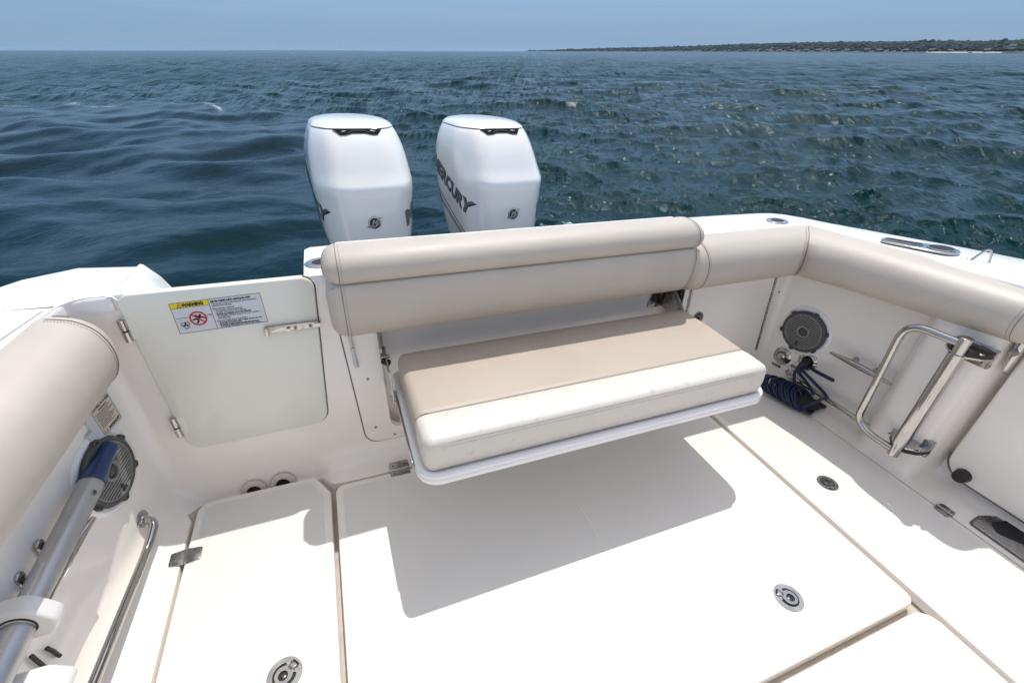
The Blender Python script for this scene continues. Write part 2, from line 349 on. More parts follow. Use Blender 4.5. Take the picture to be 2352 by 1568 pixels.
    h2 = math_('MULTIPLY', math_('MULTIPLY', math_('MULTIPLY', noise(1.5, 4, 0.6, 0.4, 0.55, 0.4), 0.55), rough_), math_('MULTIPLY', far_, gust))
    h3 = math_('MULTIPLY', math_('MULTIPLY', noise(17.0, 3, 0.6, 0.5, 0.55, 0.5), 0.013), rough_)
    hh = math_('ADD', math_('ADD', h1, h2), h3)
    bp = N.new('ShaderNodeBump'); bp.inputs['Distance'].default_value = 0.5; bp.inputs['Strength'].default_value = 1.0; L.new(hh, bp.inputs['Height']); 
    # small facets of the chop: each patch of water tilts its own way; patches grow with distance from the boat as only the larger ones stay visible
    sx = N.new('ShaderNodeSeparateXYZ'); L.new(tc.outputs['Object'], sx.inputs[0])
    rr = math_('SQRT', math_('ADD', math_('MULTIPLY', sx.outputs[0], sx.outputs[0]), math_('MULTIPLY', sx.outputs[1], sx.outputs[1])), 0)
    lev = math_('POWER', 2.0, math_('DIVIDE', math_('FLOOR', math_('MULTIPLY', math_('LOGARITHM', rr, 2.0), 2.0), 0), 2.0))
    mpv = N.new('ShaderNodeMapping'); mpv.inputs['Rotation'].default_value = (0, 0, -(head - PI / 2)); L.new(tc.outputs['Object'], mpv.inputs[0])
    s2 = N.new('ShaderNodeSeparateXYZ'); L.new(mpv.outputs[0], s2.inputs[0])
    cx_ = math_('DIVIDE', s2.outputs[0], math_('MULTIPLY', lev, 0.0068)); cy_ = math_('DIVIDE', s2.outputs[1], math_('MAXIMUM', math_('MULTIPLY', math_('MULTIPLY', lev, lev), 0.0035), 0.02))
    cv = N.new('ShaderNodeCombineXYZ'); L.new(cx_, cv.inputs[0]); L.new(cy_, cv.inputs[1]); cv.inputs[2].default_value = 0.37
    vo = N.new('ShaderNodeTexVoronoi'); vo.inputs['Scale'].default_value = 1.0; L.new(cv.outputs[0], vo.inputs['Vector'])
    sb = N.new('ShaderNodeVectorMath'); sb.operation = 'SUBTRACT'; L.new(vo.outputs['Color'], sb.inputs[0]); sb.inputs[1].default_value = (0.5, 0.5, 0.5)
    ml = N.new('ShaderNodeVectorMath'); ml.operation = 'MULTIPLY'; L.new(sb.outputs[0], ml.inputs[0]); ml.inputs[1].default_value = (1, 1, 0)
    sc_ = N.new('ShaderNodeVectorMath'); sc_.operation = 'SCALE'; L.new(ml.outputs[0], sc_.inputs[0]); sk = N.new('ShaderNodeSeparateColor'); L.new(vo.outputs['Color'], sk.inputs[0]); few = math_('ADD', 0.50, math_('MULTIPLY', math_('GREATER_THAN', sk.outputs[2], 0.62), 0.50))
    L.new(math_('MULTIPLY', math_('MULTIPLY', math_('MULTIPLY', rough_, math_('MULTIPLY', rough_, rough_)), few), math_('MULTIPLY', math_('MULTIPLY', gust, FACET), math_('MINIMUM', 1.0, math_('DIVIDE', 75.0, rr)))), sc_.inputs['Scale'])
    ad = N.new('ShaderNodeVectorMath'); ad.operation = 'ADD'; L.new(bp.outputs[0], ad.inputs[0]); L.new(sc_.outputs[0], ad.inputs[1])
    nz = N.new('ShaderNodeVectorMath'); nz.operation = 'NORMALIZE'; L.new(ad.outputs[0], nz.inputs[0]); L.new(nz.outputs[0], b.inputs['Normal'])
    L.new(math_('SUBTRACT', 1.28, math_('MULTIPLY', far_, 0.09)), b.inputs['IOR']); L.new(math_('SUBTRACT', 0.23, math_('MULTIPLY', far_, 0.10)), b.inputs['Specular IOR Level']); b.inputs['Specular Tint'].default_value = (0.45, 0.82, 1.0, 1)
    # water body colour: teal green, deeper in the calm wake; foam white
    mx = N.new('ShaderNodeMix'); mx.data_type = 'RGBA'; L.new(attr('calm'), mx.inputs[0]); mx.inputs[6].default_value = (0.0000, 0.0210, 0.0215, 1); mx.inputs[7].default_value = (0.0000, 0.0150, 0.0210, 1)
    fo = math_('MULTIPLY', attr('foam'), 1.0)
    fn = noise(8.0, 9, 0.8, 0.2, 0.45, 0.9); fm = math_('GREATER_THAN', math_('ADD', fn, math_('MULTIPLY', fo, 0.26)), 0.745)
    fs = N.new('ShaderNodeMapRange'); fs.inputs[1].default_value = 0.68; fs.inputs[2].default_value = 0.86; L.new(math_('ADD', fn, math_('MULTIPLY', fo, 0.26)), fs.inputs[0])
    fz = math_('MULTIPLY', fs.outputs[0], math_('GREATER_THAN', fo, 0.03))
    m2 = N.new('ShaderNodeMix'); m2.data_type = 'RGBA'; L.new(fz, m2.inputs[0]); L.new(mx.outputs[2], m2.inputs[6]); m2.inputs[7].default_value = (0.42, 0.46, 0.44, 1)
    L.new(m2.outputs[2], b.inputs['Base Color'])
    L.new(math_('ADD', math_('ADD', 0.092, math_('MULTIPLY', math_('MULTIPLY', far_, far_), 0.05)), math_('MULTIPLY', fz, 0.5)), b.inputs['Roughness'])
    me.materials.append(m)
make_sea()
# ================================================================ FAR SHORE (world frame)
CW = cam.matrix_world.translation
def heading(px):                       # level direction seen at that column of the horizon
    d = HEEL.to_3x3() @ ray(px, 118); d.z = 0; return d.normalized()
def shore_dist(px): return float(np.interp(px, [1150, 1212, 1500, 1900, 2352, 3000], [3000, 2900, 2500, 1950, 1350, 900]))
def shore_pt(px, back=0.0):
    d = heading(px); D = shore_dist(px) + back; return Vector((CW.x + d.x * D, CW.y + d.y * D, SEA))
def make_land():
    cols = list(range(1208, 3001, 8)); V = []; F = []
    prof = [(0, -1.0), (6, 0.8), (16, 1.6), (30, 3.0), (70, 0.35), (130, 0.75), (200, 1.0), (330, 1.0), (600, 0.4)]
    def crest(px): # height of the hill under the trees
        py = float(np.interp(px, [1208, 1230, 1300, 1400, 1500, 1600, 1660, 1800, 1950, 2100, 2200, 2352, 3000], [118.5, 115, 112, 108.5, 106.5, 103.5, 100.5, 96, 93.5, 91.5, 91, 88, 83]))
        d = HEEL.to_3x3() @ ray(px, py); return max(0.5, (shore_dist(px) + 200) * d.z / math.hypot(d.x, d.y) + 2.0 - 9.5)
    for px in cols:
        c = crest(px)
        for k, (bk, hh) in enumerate(prof):
            p = shore_pt(px, bk); z = hh if k < 4 else hh * c
            V.append((p.x, p.y, SEA + z))
    n = len(prof)
    for i in range(len(cols) - 1):
        for k in range(n - 1): F.append((i * n + k, (i + 1) * n + k, (i + 1) * n + k + 1, i * n + k + 1))
    me = bpy.data.meshes.new('headland'); me.from_pydata(V, [], F); o = bpy.data.objects.new('headland', me); COL.objects.link(o); o['kind'] = 'structure'
    me.materials.append(mat('grassy_bank', (0.03, 0.038, 0.02), 0.9, noise=(0.02, 0.3))); me.polygons.foreach_set('use_smooth', [True] * len(F))
    # beach
    V = []; F = []
    bc = list(range(2128, 2306, 6))
    for px in bc:
        for bk, z in ((-5, 0.05), (3, 0.8), (10, 1.3), (19, 2.4)): p = shore_pt(px, bk); V.append((p.x, p.y, SEA + z))
    for i in range(len(bc) - 1):
        for k in range(3): F.append((i * 4 + k, (i + 1) * 4 + k, (i + 1) * 4 + k + 1, i * 4 + k + 1))
    me = bpy.data.meshes.new('beach'); me.from_pydata(V, [], F); o = bpy.data.objects.new('beach', me); COL.objects.link(o); o['kind'] = 'structure'
    me.materials.append(mat('pale_sand', (0.36, 0.33, 0.27), 0.9, noise=(0.2, 0.25)))
    # canopy
    ico = bmesh.new(); bmesh.ops.create_icosphere(ico, subdivisions=2, radius=1); ico.verts.ensure_lookup_table()
    iv = np.array([v.co[:] for v in ico.verts]); itf = np.array([[v.index for v in f.verts] for f in ico.faces]); ico.free()
    r = np.random.default_rng(5); P = []; S = []
    while len(P) < 5400:
        px = r.uniform(1216, 2600); bk = 24 + 330 * r.uniform() ** 0.8
        if px < 1240 and bk > 120: continue
        if 2125 < px < 2310 and bk < 32: continue
        c = crest(px); z = float(np.interp(bk, [30, 70, 130, 200, 330, 600], [3.0, 0.35 * c, 0.75 * c, c, c, .4 * c])) if bk > 30 else 3
        p = shore_pt(px, bk); s = r.uniform(3.2, 5.4) * (0.75 if bk < 60 else 1)
        if r.uniform() < 0.02: s *= 1.5
        P.append((p.x, p.y, SEA + z + s * 0.45)); S.append((s * r.uniform(.9, 1.6), s * r.uniform(.9, 1.6), s * r.uniform(.6, 1.05)))
    P = np.array(P); S = np.array(S); N = len(P)
    jit = 1 + 0.12 * r.standard_normal((N, len(iv), 1))
    co = (P[:, None, :] + iv[None] * S[:, None, :] * jit).reshape(-1, 3)
    fc = (itf[None] + (np.arange(N) * len(iv))[:, None, None]).reshape(-1, 3)
    me = bpy.data.meshes.new('woodland'); me.vertices.add(len(co)); me.vertices.foreach_set('co', co.ravel().astype(np.float32)); me.loops.add(fc.size); me.loops.foreach_set('vertex_index', fc.ravel().astype(np.int32))
    me.polygons.add(len(fc)); me.polygons.foreach_set('loop_start', np.arange(0, fc.size, 3, dtype=np.int32)); me.update(calc_edges=True)
    o = bpy.data.objects.new('woodland', me); COL.objects.link(o); o['kind'] = 'stuff'; o['label'] = 'dark green woods covering the low hill along the far shore'; o['category'] = 'woods'
    me.materials.append(mat('tree_canopy', (0.004, 0.012, 0.008), 1.0, noise=(0.012, 0.5), tint=((0.008, 0.018, 0.010), 0.03, 0.5, 0.7)))
    # houses
    walls = [mat('house_wall_%s' % n, c, 0.8, noise=(0.3, 0.1)) for n, c in (('grey', (0.12, 0.12, 0.13)), ('white', (0.5, 0.5, 0.48)), ('shingle', (0.12, 0.09, 0.07)), ('cream', (0.26, 0.23, 0.19)))]
    roofs = [mat('house_roof_%s' % n, c, 0.85, noise=(0.3, 0.15)) for n, c in (('slate', (0.10, 0.10, 0.12)), ('brown', (0.14, 0.09, 0.07)))]
    wnd = mat('house_window', (0.03, 0.04, 0.05), 0.15, noise=(1, 0.1))
    spec = [(1372, 12, 1, 0), (1404, 16, 0, 0), (1428, 14, 0, 1), (1470, 18, 0, 0), (1498, 14, 2, 0), (1560, 15, 0, 0), (1640, 17, 0, 1), (1676, 14, 3, 0), (1700, 16, 0, 0), (1722, 15, 2, 1), (1762, 18, 0, 0), (1790, 17, 3, 0), (1822, 16, 0, 1),
            (1852, 20, 0, 0), (1880, 22, 3, 0), (1914, 18, 0, 0), (1944, 20, 1, 0), (1990, 22, 0, 1), (2018, 20, 3, 0), (2080, 18, 0, 1), (2140, 18, 2, 1), (2182, 14, 0, 0), (2266, 16, 0, 0), (2320, 15, 1, 0)]
    where = {1372: 'left end of the low point', 2320: 'right edge of the beach below the highest trees', 1944: 'left of the marina sheds, bright against dark trees'}
    wn = ('grey', 'white', 'brown shingled', 'cream'); rn = ('dark slate', 'brown')
    tot = len(spec)
    ords = 'first second third fourth fifth sixth seventh eighth ninth tenth eleventh twelfth thirteenth fourteenth fifteenth sixteenth seventeenth eighteenth nineteenth twentieth twenty-first twenty-second twenty-third twenty-fourth'.split()
    for i, (px, wd, wi, ri) in enumerate(spec):
        wd *= 0.62
        p = shore_pt(px, 22); d = heading(px)
        z0 = SEA + (2.2 if px < 2290 else 9)
        hh = wd * 0.36; dp = wd * 0.6
        spot = where.get(px) or (ords[i] + ' from the left along the far waterline')
        t = thing('shore_house', '%s house with %s roof, %s' % (wn[wi], rn[ri], spot), 'house', (p.x, p.y, z0), 'houses along the far shore', boat=False)
        t.rotation_euler = (0, 0, math.atan2(d.y, d.x) - PI / 2)
        WORLD[t] = ID
        def bb(b, nm, m):
            o = b.build(nm, m, t, flat=True); return o
        q = MB().box(-wd / 2, wd / 2, -dp / 2, dp / 2, -2, hh); bb(q, 'wall', walls[wi])
        q = MB(); e = 0.6
        q.rings([[(x, -dp / 2 - e, hh), (x, dp / 2 + e, hh), (x, 0, hh + dp * 0.42)] for x in (-wd / 2 - e, wd / 2 + e)]); bb(q, 'roof', roofs[ri])
        for k in range(3): bb(MB().box((k - 1) * wd * .3 - .8, (k - 1) * wd * .3 + .8, -dp / 2 - 0.08, -dp / 2 + .1, hh * .3, hh * .75), 'window', wnd)
    # small craft off the shore
    for i, (px, D, L, lab) in enumerate(((663, 3800, 9, 'tiny white motorboat on the horizon left of the engines'), (1203, 3300, 8, 'tiny white motorboat on the horizon just off the tip of the low point'),
                                        (1937, 1650, 9, 'small white motorboat moored under the marina houses'), (2230, 1330, 7, 'small white motorboat moored off the pale beach'))):
        d = heading(px); t = thing('motorboat', lab, 'motorboat', (CW.x + d.x * D, CW.y + d.y * D, SEA + 0.1), None, boat=False); t.rotation_euler = (0, 0, math.atan2(d.y, d.x) - PI / 2 + 0.2); WORLD[t] = ID
        q = MB(); q.rings([[(x, -wy, z0), (x, wy, z0), (x, wy * 1.15, z1), (x, -wy * 1.15, z1)] for x, wy, z0, z1 in ((-L / 2, 1.2, -.3, 1.2), (0, 1.3, -.3, 1.3), (L * .3, .9, -.2, 1.5), (L / 2, .05, .6, 1.8))]); q.build('hull', 'gelw', t, flat=True)
        MB().box(-L * .15, L * .15, -.9, .9, 1.2, 2.8).build('cabin', 'gelw', t, flat=True)
make_land()
def make_far_coast():
    V = []; F = []
    pxs = list(range(430, 900, 10))
    for i, px in enumerate(pxs):
        d = heading(px); D = 11000; t = i / (len(pxs) - 1); z = 13 * math.sin(PI * t) ** 0.6 * (0.8 + 0.2 * math.sin(i * 1.3))
        for dd, zz in ((0, 0), (60, z), (600, z * .9), (900, 0)): V.append((CW.x + d.x * (D + dd), CW.y + d.y * (D + dd), SEA + zz))
    for i in range(len(pxs) - 1):
        for k in range(3): F.append((i * 4 + k, (i + 1) * 4 + k, (i + 1) * 4 + k + 1, i * 4 + k + 1))
    me = bpy.data.meshes.new('distant_coast'); me.from_pydata(V, [], F); o = bpy.data.objects.new('distant_coast', me); COL.objects.link(o); o['kind'] = 'structure'
    me.materials.append(mat('distant_woods', (0.05, 0.07, 0.04), 0.9, noise=(0.01, 0.2)))
make_far_coast()
def make_haze():
    b = bmesh.new(); bmesh.ops.create_cube(b, size=1); me = bpy.data.meshes.new('haze'); b.to_mesh(me); b.free()
    o = bpy.data.objects.new('haze', me); COL.objects.link(o); o.scale = (34000, 34000, 66); o.location = (0, 0, 30); o['kind'] = 'stuff'
    m = bpy.data.materials.new('sea_air'); m.use_nodes = True; t = m.node_tree; t.nodes.remove(t.nodes['Principled BSDF'])
    v = t.nodes.new('ShaderNodeVolumePrincipled'); v.inputs['Color'].default_value = (0.50, 0.76, 1.0, 1); v.inputs['Density'].default_value = HAZE; v.inputs['Anisotropy'].default_value = 0.3
    t.links.new(v.outputs[0], t.nodes['Material Output'].inputs['Volume']); me.materials.append(m)
HAZE = 0.00004
make_haze()
# ================================================================ BOAT: LINER, DECKS (boat frame)
def loc(p, r=0.0): return Vector(p)
def catmull(P, k=4, closed=True):
    n = len(P); out = []
    rng_ = range(n) if closed else range(n - 1)
    for i in rng_:
        g = (lambda j: P[j % n]) if closed else (lambda j: P[max(0, min(n - 1, j))])
        p0, p1, p2, p3 = [Vector(g(i + d)) for d in (-1, 0, 1, 2)]
        for j in range(k):
            t = j / k; out.append(tuple(0.5 * ((2 * p1) + (p2 - p0) * t + (2 * p0 - 5 * p1 + 4 * p2 - p3) * t * t + (3 * p1 - p0 - 3 * p2 + p3) * t ** 3)))
    if not closed: out.append(tuple(P[-1]))
    return out
FL = 0.045                             # how far the walls lean in at the sole
def wall_right(z, y):
    x = float(np.interp(y, [0.97, 1.2, 1.62], [2.365, 2.355, 2.275])); return x - FL * (1 - z / 0.85)
def wall_left(z, y):
    x = float(np.interp(y, [0.9, 1.2, 1.62], [-0.885, -0.865, -0.785])); return x + FL * (1 - z / 0.85)
def wall_aft(z): return 1.62 - FL * (1 - z / 0.85)
def make_liner():
    W = []                             # (wall x, y, seam x, y, top z, seam z, open)
    def add(wx, wy, sx, sy, top=0.85, sz=0.0, tagv=0): W.append((wx, wy, sx, sy, top, sz, tagv))
    for y in (-1.6, -.8, -.2, .3, .6, .9): add(-.885, y, -.68, y)
    for y in (1.0, 1.1): add(-.878, y, -.68, y)
    add(-.865, 1.2, -.68, 1.2); add(-.846, 1.3, -.68, 1.3); add(-.827, 1.4, -.68, 1.38); add(-.808, 1.5, -.685, 1.44)
    for k in range(6):
        a = PI - 0.2 - (PI / 2 - 0.2) * k / 5; add(-.735 + .062 * math.cos(a), 1.558 + .062 * math.sin(a), -.69 + .02 * k / 5, 1.48 + .065 * k / 5, .85, -.035 * (k / 5))
    add(-.645, 1.62, -.645, 1.545, .85, -.035, 1)
    W.append((-.645, 1.62, -.645, 1.545, .30, -.035, 0)); add(-.605, 1.62, -.605, 1.545, .235, -.035)
    for x in (-.55, -.4, -.25): add(x, 1.62, x, 1.545, .23, -.035)
    add(-.215, 1.62, -.215, 1.538, .23, -.03); add(-.190, 1.62, -.185, 1.49, .26, -.015); add(-.168, 1.62, -.165, 1.462, .31, 0.0, 1)
    W.append((-.168, 1.62, -.165, 1.462, .85, 0, 0)); add(-.11, 1.62, -.11, 1.458)
    add(-.05, 1.62, -.05, 1.457); add(.06, 1.62, .06, 1.457, .85, 0, 2)
    for x in (.3, .6, .9, 1.2): add(x, 1.62, x, 1.457, .85, 0, 2)
    add(1.58, 1.62, 1.58, 1.457)
    for x in (1.8, 2.0): add(x, 1.62, x, 1.457)
    add(2.21, 1.62, 2.1, 1.457)
    for k in range(1, 5):
        a = PI / 2 - PI / 2 * k / 4; add(2.215 + .055 * math.cos(a), 1.565 + .055 * math.sin(a), 2.11 + .06 * k / 4, 1.457 - .03 * k / 4)
    for y, x in ((1.5, 2.298), (1.4, 2.317), (1.3, 2.336), (1.2, 2.355), (1.1, 2.36), (.985, 2.365)): add(x, y, 2.175, min(y, 1.42))
    for y, x in ((.965, 2.352), (.94, 2.315), (.915, 2.268), (.895, 2.25), (.87, 2.242), (.80, 2.24), (.76, 2.242), (.72, 2.25), (.70, 2.265), (.688, 2.30), (.680, 2.35), (.674, 2.40), (.665, 2.432), (.64, 2.44)): add(x, y, 2.175, y)
    for y in (.5, .3, 0, -.6, -1.6): add(2.44, y, 2.175, y)
    rows = []
    for (wx, wy, sx, sy, top, sz, tg) in W:
        S = Vector((sx, sy, sz)); Wv = Vector((wx, wy, 0)); d = Vector((sx - wx, sy - wy, 0)); Ld = d.length; d.normalize()
        cr = min(0.085, max(0.02, Ld - FL * 0.95 - 0.005)); pts = []
        for z in (0.85, 0.72, 0.55, 0.35, 0.22, 0.10):
            zz = min(z, top); pts.append(Wv + d * min(Ld, FL * (1 - zz / .85)) + Z * zz)
        w0 = FL * (1 - 0.10 / .85); z0 = 0.10
        for k in range(1, 7):
            a = PI / 2 * k / 6; pts.append(Wv + d * min(Ld - 0.002, w0 + cr * (1 - math.cos(a))) + Z * (z0 - (z0 - sz - 0.003) * math.sin(a)))
        pts.append(S); pts.append(S - Z * 0.05); rows.append(pts)
    b = MB(); R = [b.vs(p) for p in rows]
    for i in range(len(R) - 1):
        if W[i][:2] == W[i + 1][:2]: continue
        for k in range(len(R[0]) - 1):
            if W[i][6] == 2 and 1 <= k <= 4: continue          # opening behind the seat
            b.face([R[i][k], R[i + 1][k], R[i + 1][k + 1], R[i][k + 1]])
    struct(b.build('cockpit_wall', 'gel', sharp=50))
    # seat recess
    b = MB(); y0, y1 = 1.61, 1.668
    b.poly([(.06, y1, .08), (1.58, y1, .08), (1.58, y1, .74), (.06, y1, .74)])
    b.poly([(.06, 1.575, .08), (.06, y1, .08), (.06, y1, .74), (.06, 1.618, .74)]); b.poly([(1.58, 1.575, .08), (1.58, y1, .08), (1.58, y1, .74), (1.58, 1.618, .74)])
    b.poly([(.06, 1.575, .1), (1.58, 1.575, .1), (1.58, y1, .1), (.06, y1, .1)]); b.poly([(.06, 1.6, .72), (1.58, 1.6, .72), (1.58, y1, .72), (.06, y1, .72)])
    struct(b.build('seat_recess', 'gel', flat=True))
    # passage behind the door: threshold and side cheek on the right
    b = MB(); b.box(-.67, -.16, 1.600, 1.98, .1, .228)
    b.poly([(-.168, 1.605, .2), (-.168, 1.62, .80), (-.168, 1.95, .66), (-.168, 1.95, .2)])
    struct(b.build('door_threshold', 'gel', flat=True))
    # sole base under the hatches (the gutters)
    b = MB(); b.box(-.9, 2.6, -1.7, 1.62, -.06, -.045); struct(b.build('gutter_floor', 'gutter', flat=True))
make_liner()
def sheer(y): return 0.85 + 0.058 * max(-1.0, 1.62 - y) * (1 if y < 1.62 else 0)
def deck_sweep(name, st, m='gelw', close0=False, close1=False, sheer=sheer):
    b = MB(); rg = []
    for (ix, iy, ox, oy) in st:
        I = Vector((ix, iy, 0)); O = Vector((ox, oy, 0)); d = (O - I).normalized(); z = sheer(iy)
        P = [I + d * .14 + Z * (z - .05), I + Z * (z - .05), I + Z * (z - .012), I + d * .004 + Z * (z - .004), I + d * .012 + Z * z, I + (O - I) * .5 + Z * (z + .003)]
        for k in range(5):
            a = PI / 2 * k / 4; P.append(O - d * .035 * (1 - math.sin(a)) + Z * (z - .035 * (1 - math.cos(a))))
        P += [O + Z * (z - .10), O + d * .012 + Z * (z - .12), O + d * .012 + Z * (z - .16), O - d * .01 + Z * (z - .18), O - d * .12 + Z * (-.3), O - d * .3 + Z * (-.9)]
        rg.append(P)
    b.rings(rg, closed=False, cap0=False, cap1=False)
    for c, f in ((close0, rg[0]), (close1, rg[-1])):
        if c: b.poly(f)
    return b.build(name, m, sharp=45)
# transom deck and right gunwale, one moulding
st = [(-.130, 1.62, -.130, 1.93), (-.105, 1.618, -.11, 1.955)] + [(x, 1.618, x + .0 , 1.965 - .03 * max(0, (x - 1.4))) for x in (.1, .5, 1., 1.5, 2.0)] + [(2.22, 1.618, 2.26, 1.93), (2.262, 1.612, 2.33, 1.915), (2.268, 1.59, 2.385, 1.87), (2.272, 1.5, 2.42, 1.78), (2.277, 1.4, 2.455, 1.65)]
st += [(2.285 + .01 * (1.3 - y), y, float(np.interp(y, [-1.6, 0, .92, 1.4, 1.65], [3.02, 2.90, 2.69, 2.53, 2.455])), y + .12 * min(1, max(0, y))) for y in (1.2, 1.0, .8, .64)]
st += [(2.40, .60, 2.765, .67)] + [(2.42, y, float(np.interp(y, [-1.6, 0, .92]  , [3.02, 2.90, 2.69])), y + .12 * min(1, max(0, y))) for y in (.5, .3, 0, -.6, -1.6)]
struct(deck_sweep('gunwale_right', st, close0=True, close1=True))
# left gunwale and quarter moulding
st = [(-.90, y, xo, y) for y, xo in ((-1.6, -1.55), (-.6, -1.5), (0, -1.42), (.5, -1.33), (.9, -1.24))] + [(-.875, 1.1, -1.19, 1.15), (-.85, 1.25, -1.15, 1.35), (-.82, 1.4, -1.09, 1.58), (-.80, 1.53, -1.035, 1.78), (-.785, 1.6, -.99, 1.85), (-.75, 1.613, -.86, 1.925), (-.68, 1.613, -.665, 1.89)]
lsheer = lambda y: .85 + .012 * max(0, 1.62 - y)
g = deck_sweep('gunwale_left', st, close0=True, sheer=lsheer); struct(g)
b = MB()                                # sloping cheek from the quarter down to the door passage
b.rings([[(-.69, 1.612, .851), (-.675, 1.612, .848), (-.655, 1.613, .82), (-.60, 1.613, .60), (-.57, 1.62, .15)], [(-.675, 1.75, .851), (-.665, 1.75, .848), (-.63, 1.75, .82), (-.55, 1.75, .60), (-.50, 1.75, .15)], [(-.67, 1.885, .851), (-.66, 1.885, .848), (-.62, 1.88, .80), (-.52, 1.86, .60), (-.40, 1.85, .15)], [(-.67, 1.90, .78), (-.66, 1.90, .78), (-.62, 1.90, .75), (-.52, 1.90, .5), (-.40, 1.90, .1)]], closed=False, cap0=False, cap1=False)
struct(b.build('quarter_slope', 'gelw', sharp=60))
b = MB(); b.prism([(-.905, -1.55), (-1.18, -1.55), (-1.15, .9), (-1.08, 1.25), (-.985, 1.545), (-.815, 1.545), (-.84, 1.38), (-.895, 1.0)], .0, .004)
b2 = MB(); rgv = []
for v in b.bm.verts: v.co.z += lsheer(v.co.y) + .0015
struct(b.build('nonskid_pad', 'skid', flat=True))
b = MB(); b.tube([(-.80, 1.57, .8525), (-.93, 1.574, .8535), (-1.0, 1.70, .85)], .0016, 6); struct(b.build('gunwale_seam', 'thread'))
b = MB(); b.tube([(2.33, .70, sheer(.7) + .0015), (2.52, .80, sheer(.7) + .003), (2.66, .845, sheer(.72) + .001)], .0014, 6); struct(b.build('gunwale_seam', 'thread'))
b = MB(); b.box(.205, .211, 1.63, 1.962, .849, .8535); struct(b.build('gunwale_seam', 'thread'))
# fixed borders of the sole, proud of the gutters
def sole(name, pts, r, m='skid', z1=0.0, bev=0.006):
    return MB().prism(fillet(pts, r, 5), -.047, z1, ID, bev, 3).build(name, m, sharp=50)
struct(sole('sole_border', [(-.76, -1.6), (-.672, -1.6), (-.672, 1.45), (-.70, 1.50), (-.76, 1.50)], 0, 'gel'))
# ================================================================ HATCHES
def latch(parent, x, y, ang, r=0.045, T=None, nm='lift_ring'):
    """flush round lift handle: plate with a key shaped ring folded into it"""
    T = T or (Matrix.Translation((x, y, 0.0015)) @ Matrix.Rotation(ang, 4, 'Z'))
    s = r / 0.045; S = T @ Matrix.Diagonal((s, s, s, 1))
    n = 40
    o = [(0.045 * math.cos(2 * PI * k / n), 0.045 * math.sin(2 * PI * k / n)) for k in range(n)]
    def hole(t):                       # round pocket with a tab towards +y
        rr = 0.0305
        if abs(t - PI / 2) < 0.40: rr = 0.0400
        elif abs(t - PI / 2) < 0.68: rr = 0.0215
        return (rr * math.cos(t), rr * math.sin(t) - 0.001)
    i = [hole(2 * PI * k / n) for k in range(n)]
    b = MB(); b.frame(o, i, -.003, .0024, S)
    p = b.build('latch_plate', 'steel', parent, sharp=30)
    MB().lathe([(0.0405, -.012), (0.0410, .0006)], S, 28).build('pocket', 'hole', p)  # solid dark disc on the uncut lid, coloured as the pocket's shade
    b = MB(); ro = [(0.0232 * math.cos(2 * PI * k / 28), 0.0232 * math.sin(2 * PI * k / 28) - .003) for k in range(28)]; ri = [(0.0128 * math.cos(2 * PI * k / 28), 0.0128 * math.sin(2 * PI * k / 28) - .005) for k in range(28)]
    b.frame([(x, y) if y < .012 else (x * (1 - (y - .012) * 28), y + .002) for x, y in ro], ri, .0012, .0048, S); b.box(-.0085, .0085, .014, .033, .0012, .0048, S, .001); b.tube([S @ Vector((-.013, .030, .002)), S @ Vector((.013, .030, .002))], .003 * s, 8)
    b.build(nm, 'chrome', p, sharp=35)
    MB().lathe([(.012, -.011), (.0115, -.002), (.006, .0006)], S @ Matrix.Translation((0, -.004, 0)), 16).build('keyhole', 'steel', p)
    return p
def hinge(parent, T, w=0.05, h=0.03, taper=0.8, nm='hinge'):
    """two leaf plates either side of a barrel along local x"""
    def leaf(sg):
        pts = [(-w / 2, .003 * sg), (w / 2, .003 * sg), (w / 2 * taper, h * sg), (-w / 2 * taper, h * sg)]
        return fillet(pts, [0, 0, .007, .007], 4)
    b = MB(); b.prism(leaf(1), -.001, .0024, T, .0006, 2); b.prism(leaf(-1), -.001, .0024, T, .0006, 2)
    hg = b.build(nm, 'steel', parent)
    MB().tube([T @ Vector((-w / 2, 0, .0022)), T @ Vector((w / 2, 0, .0022))], .0038, 10).build('barrel', 'chrome', hg)
    for sx in (-.3, .3):
        for sg in (1, -1):
            c = T @ Vector((sx * w, sg * h * .5, .0022)); nn = (T.to_3x3() @ Z)
            MB().lathe([(.0038, 0), (.0036, .0012), (.0014, .0004)], fr(c, nn.orthogonal(), nn.cross(nn.orthogonal())), 10).build('screw', 'dark', hg)
    c = T @ Vector((0, h * .72, .0022)); MB().lathe([(.0038, 0), (.0036, .0012), (.0014, .0004)], fr(c, (T.to_3x3() @ X), (T.to_3x3() @ Y)), 10).build('screw', 'dark', hg)
    return hg
def hatch(label, pts, rad, lat=None, hin=(), cat='deck hatch', top=0.001, pads=True):
    cx = sum(p[0] for p in pts) / len(pts); cy = sum(p[1] for p in pts) / len(pts)
    t = thing('deck_hatch', label, cat, (cx, cy, -.045), 'hatches in the cockpit sole')
    o = fillet(pts, rad, 7)
    MB().prism(o, -.040, top, ID, .009, 4).build('lid', 'gel', t, sharp=40)
    if pads:
        MB().prism(offset(o if area(o) > 0 else o[::-1], .028), top - .002, top + .0011, ID, .0008, 1).build('nonskid_panel', 'skid', t)
    for (x, y, a, rr) in (lat or []):
        p = [(x + (rr + .036) * math.cos(2 * PI * k / 40), y + (rr + .036) * math.sin(2 * PI * k / 40)) for k in range(40)]
        MB().prism(p, top - .001, top + .0020, ID, .0012, 2).build('latch_boss', 'gel', t)
        latch(t, x, y, a, rr, Matrix.Translation((x, y, top + .0022)) @ Matrix.Rotation(a, 4, 'Z'))
    for T, w, h in hin: hinge(t, T, w, h)
    return t
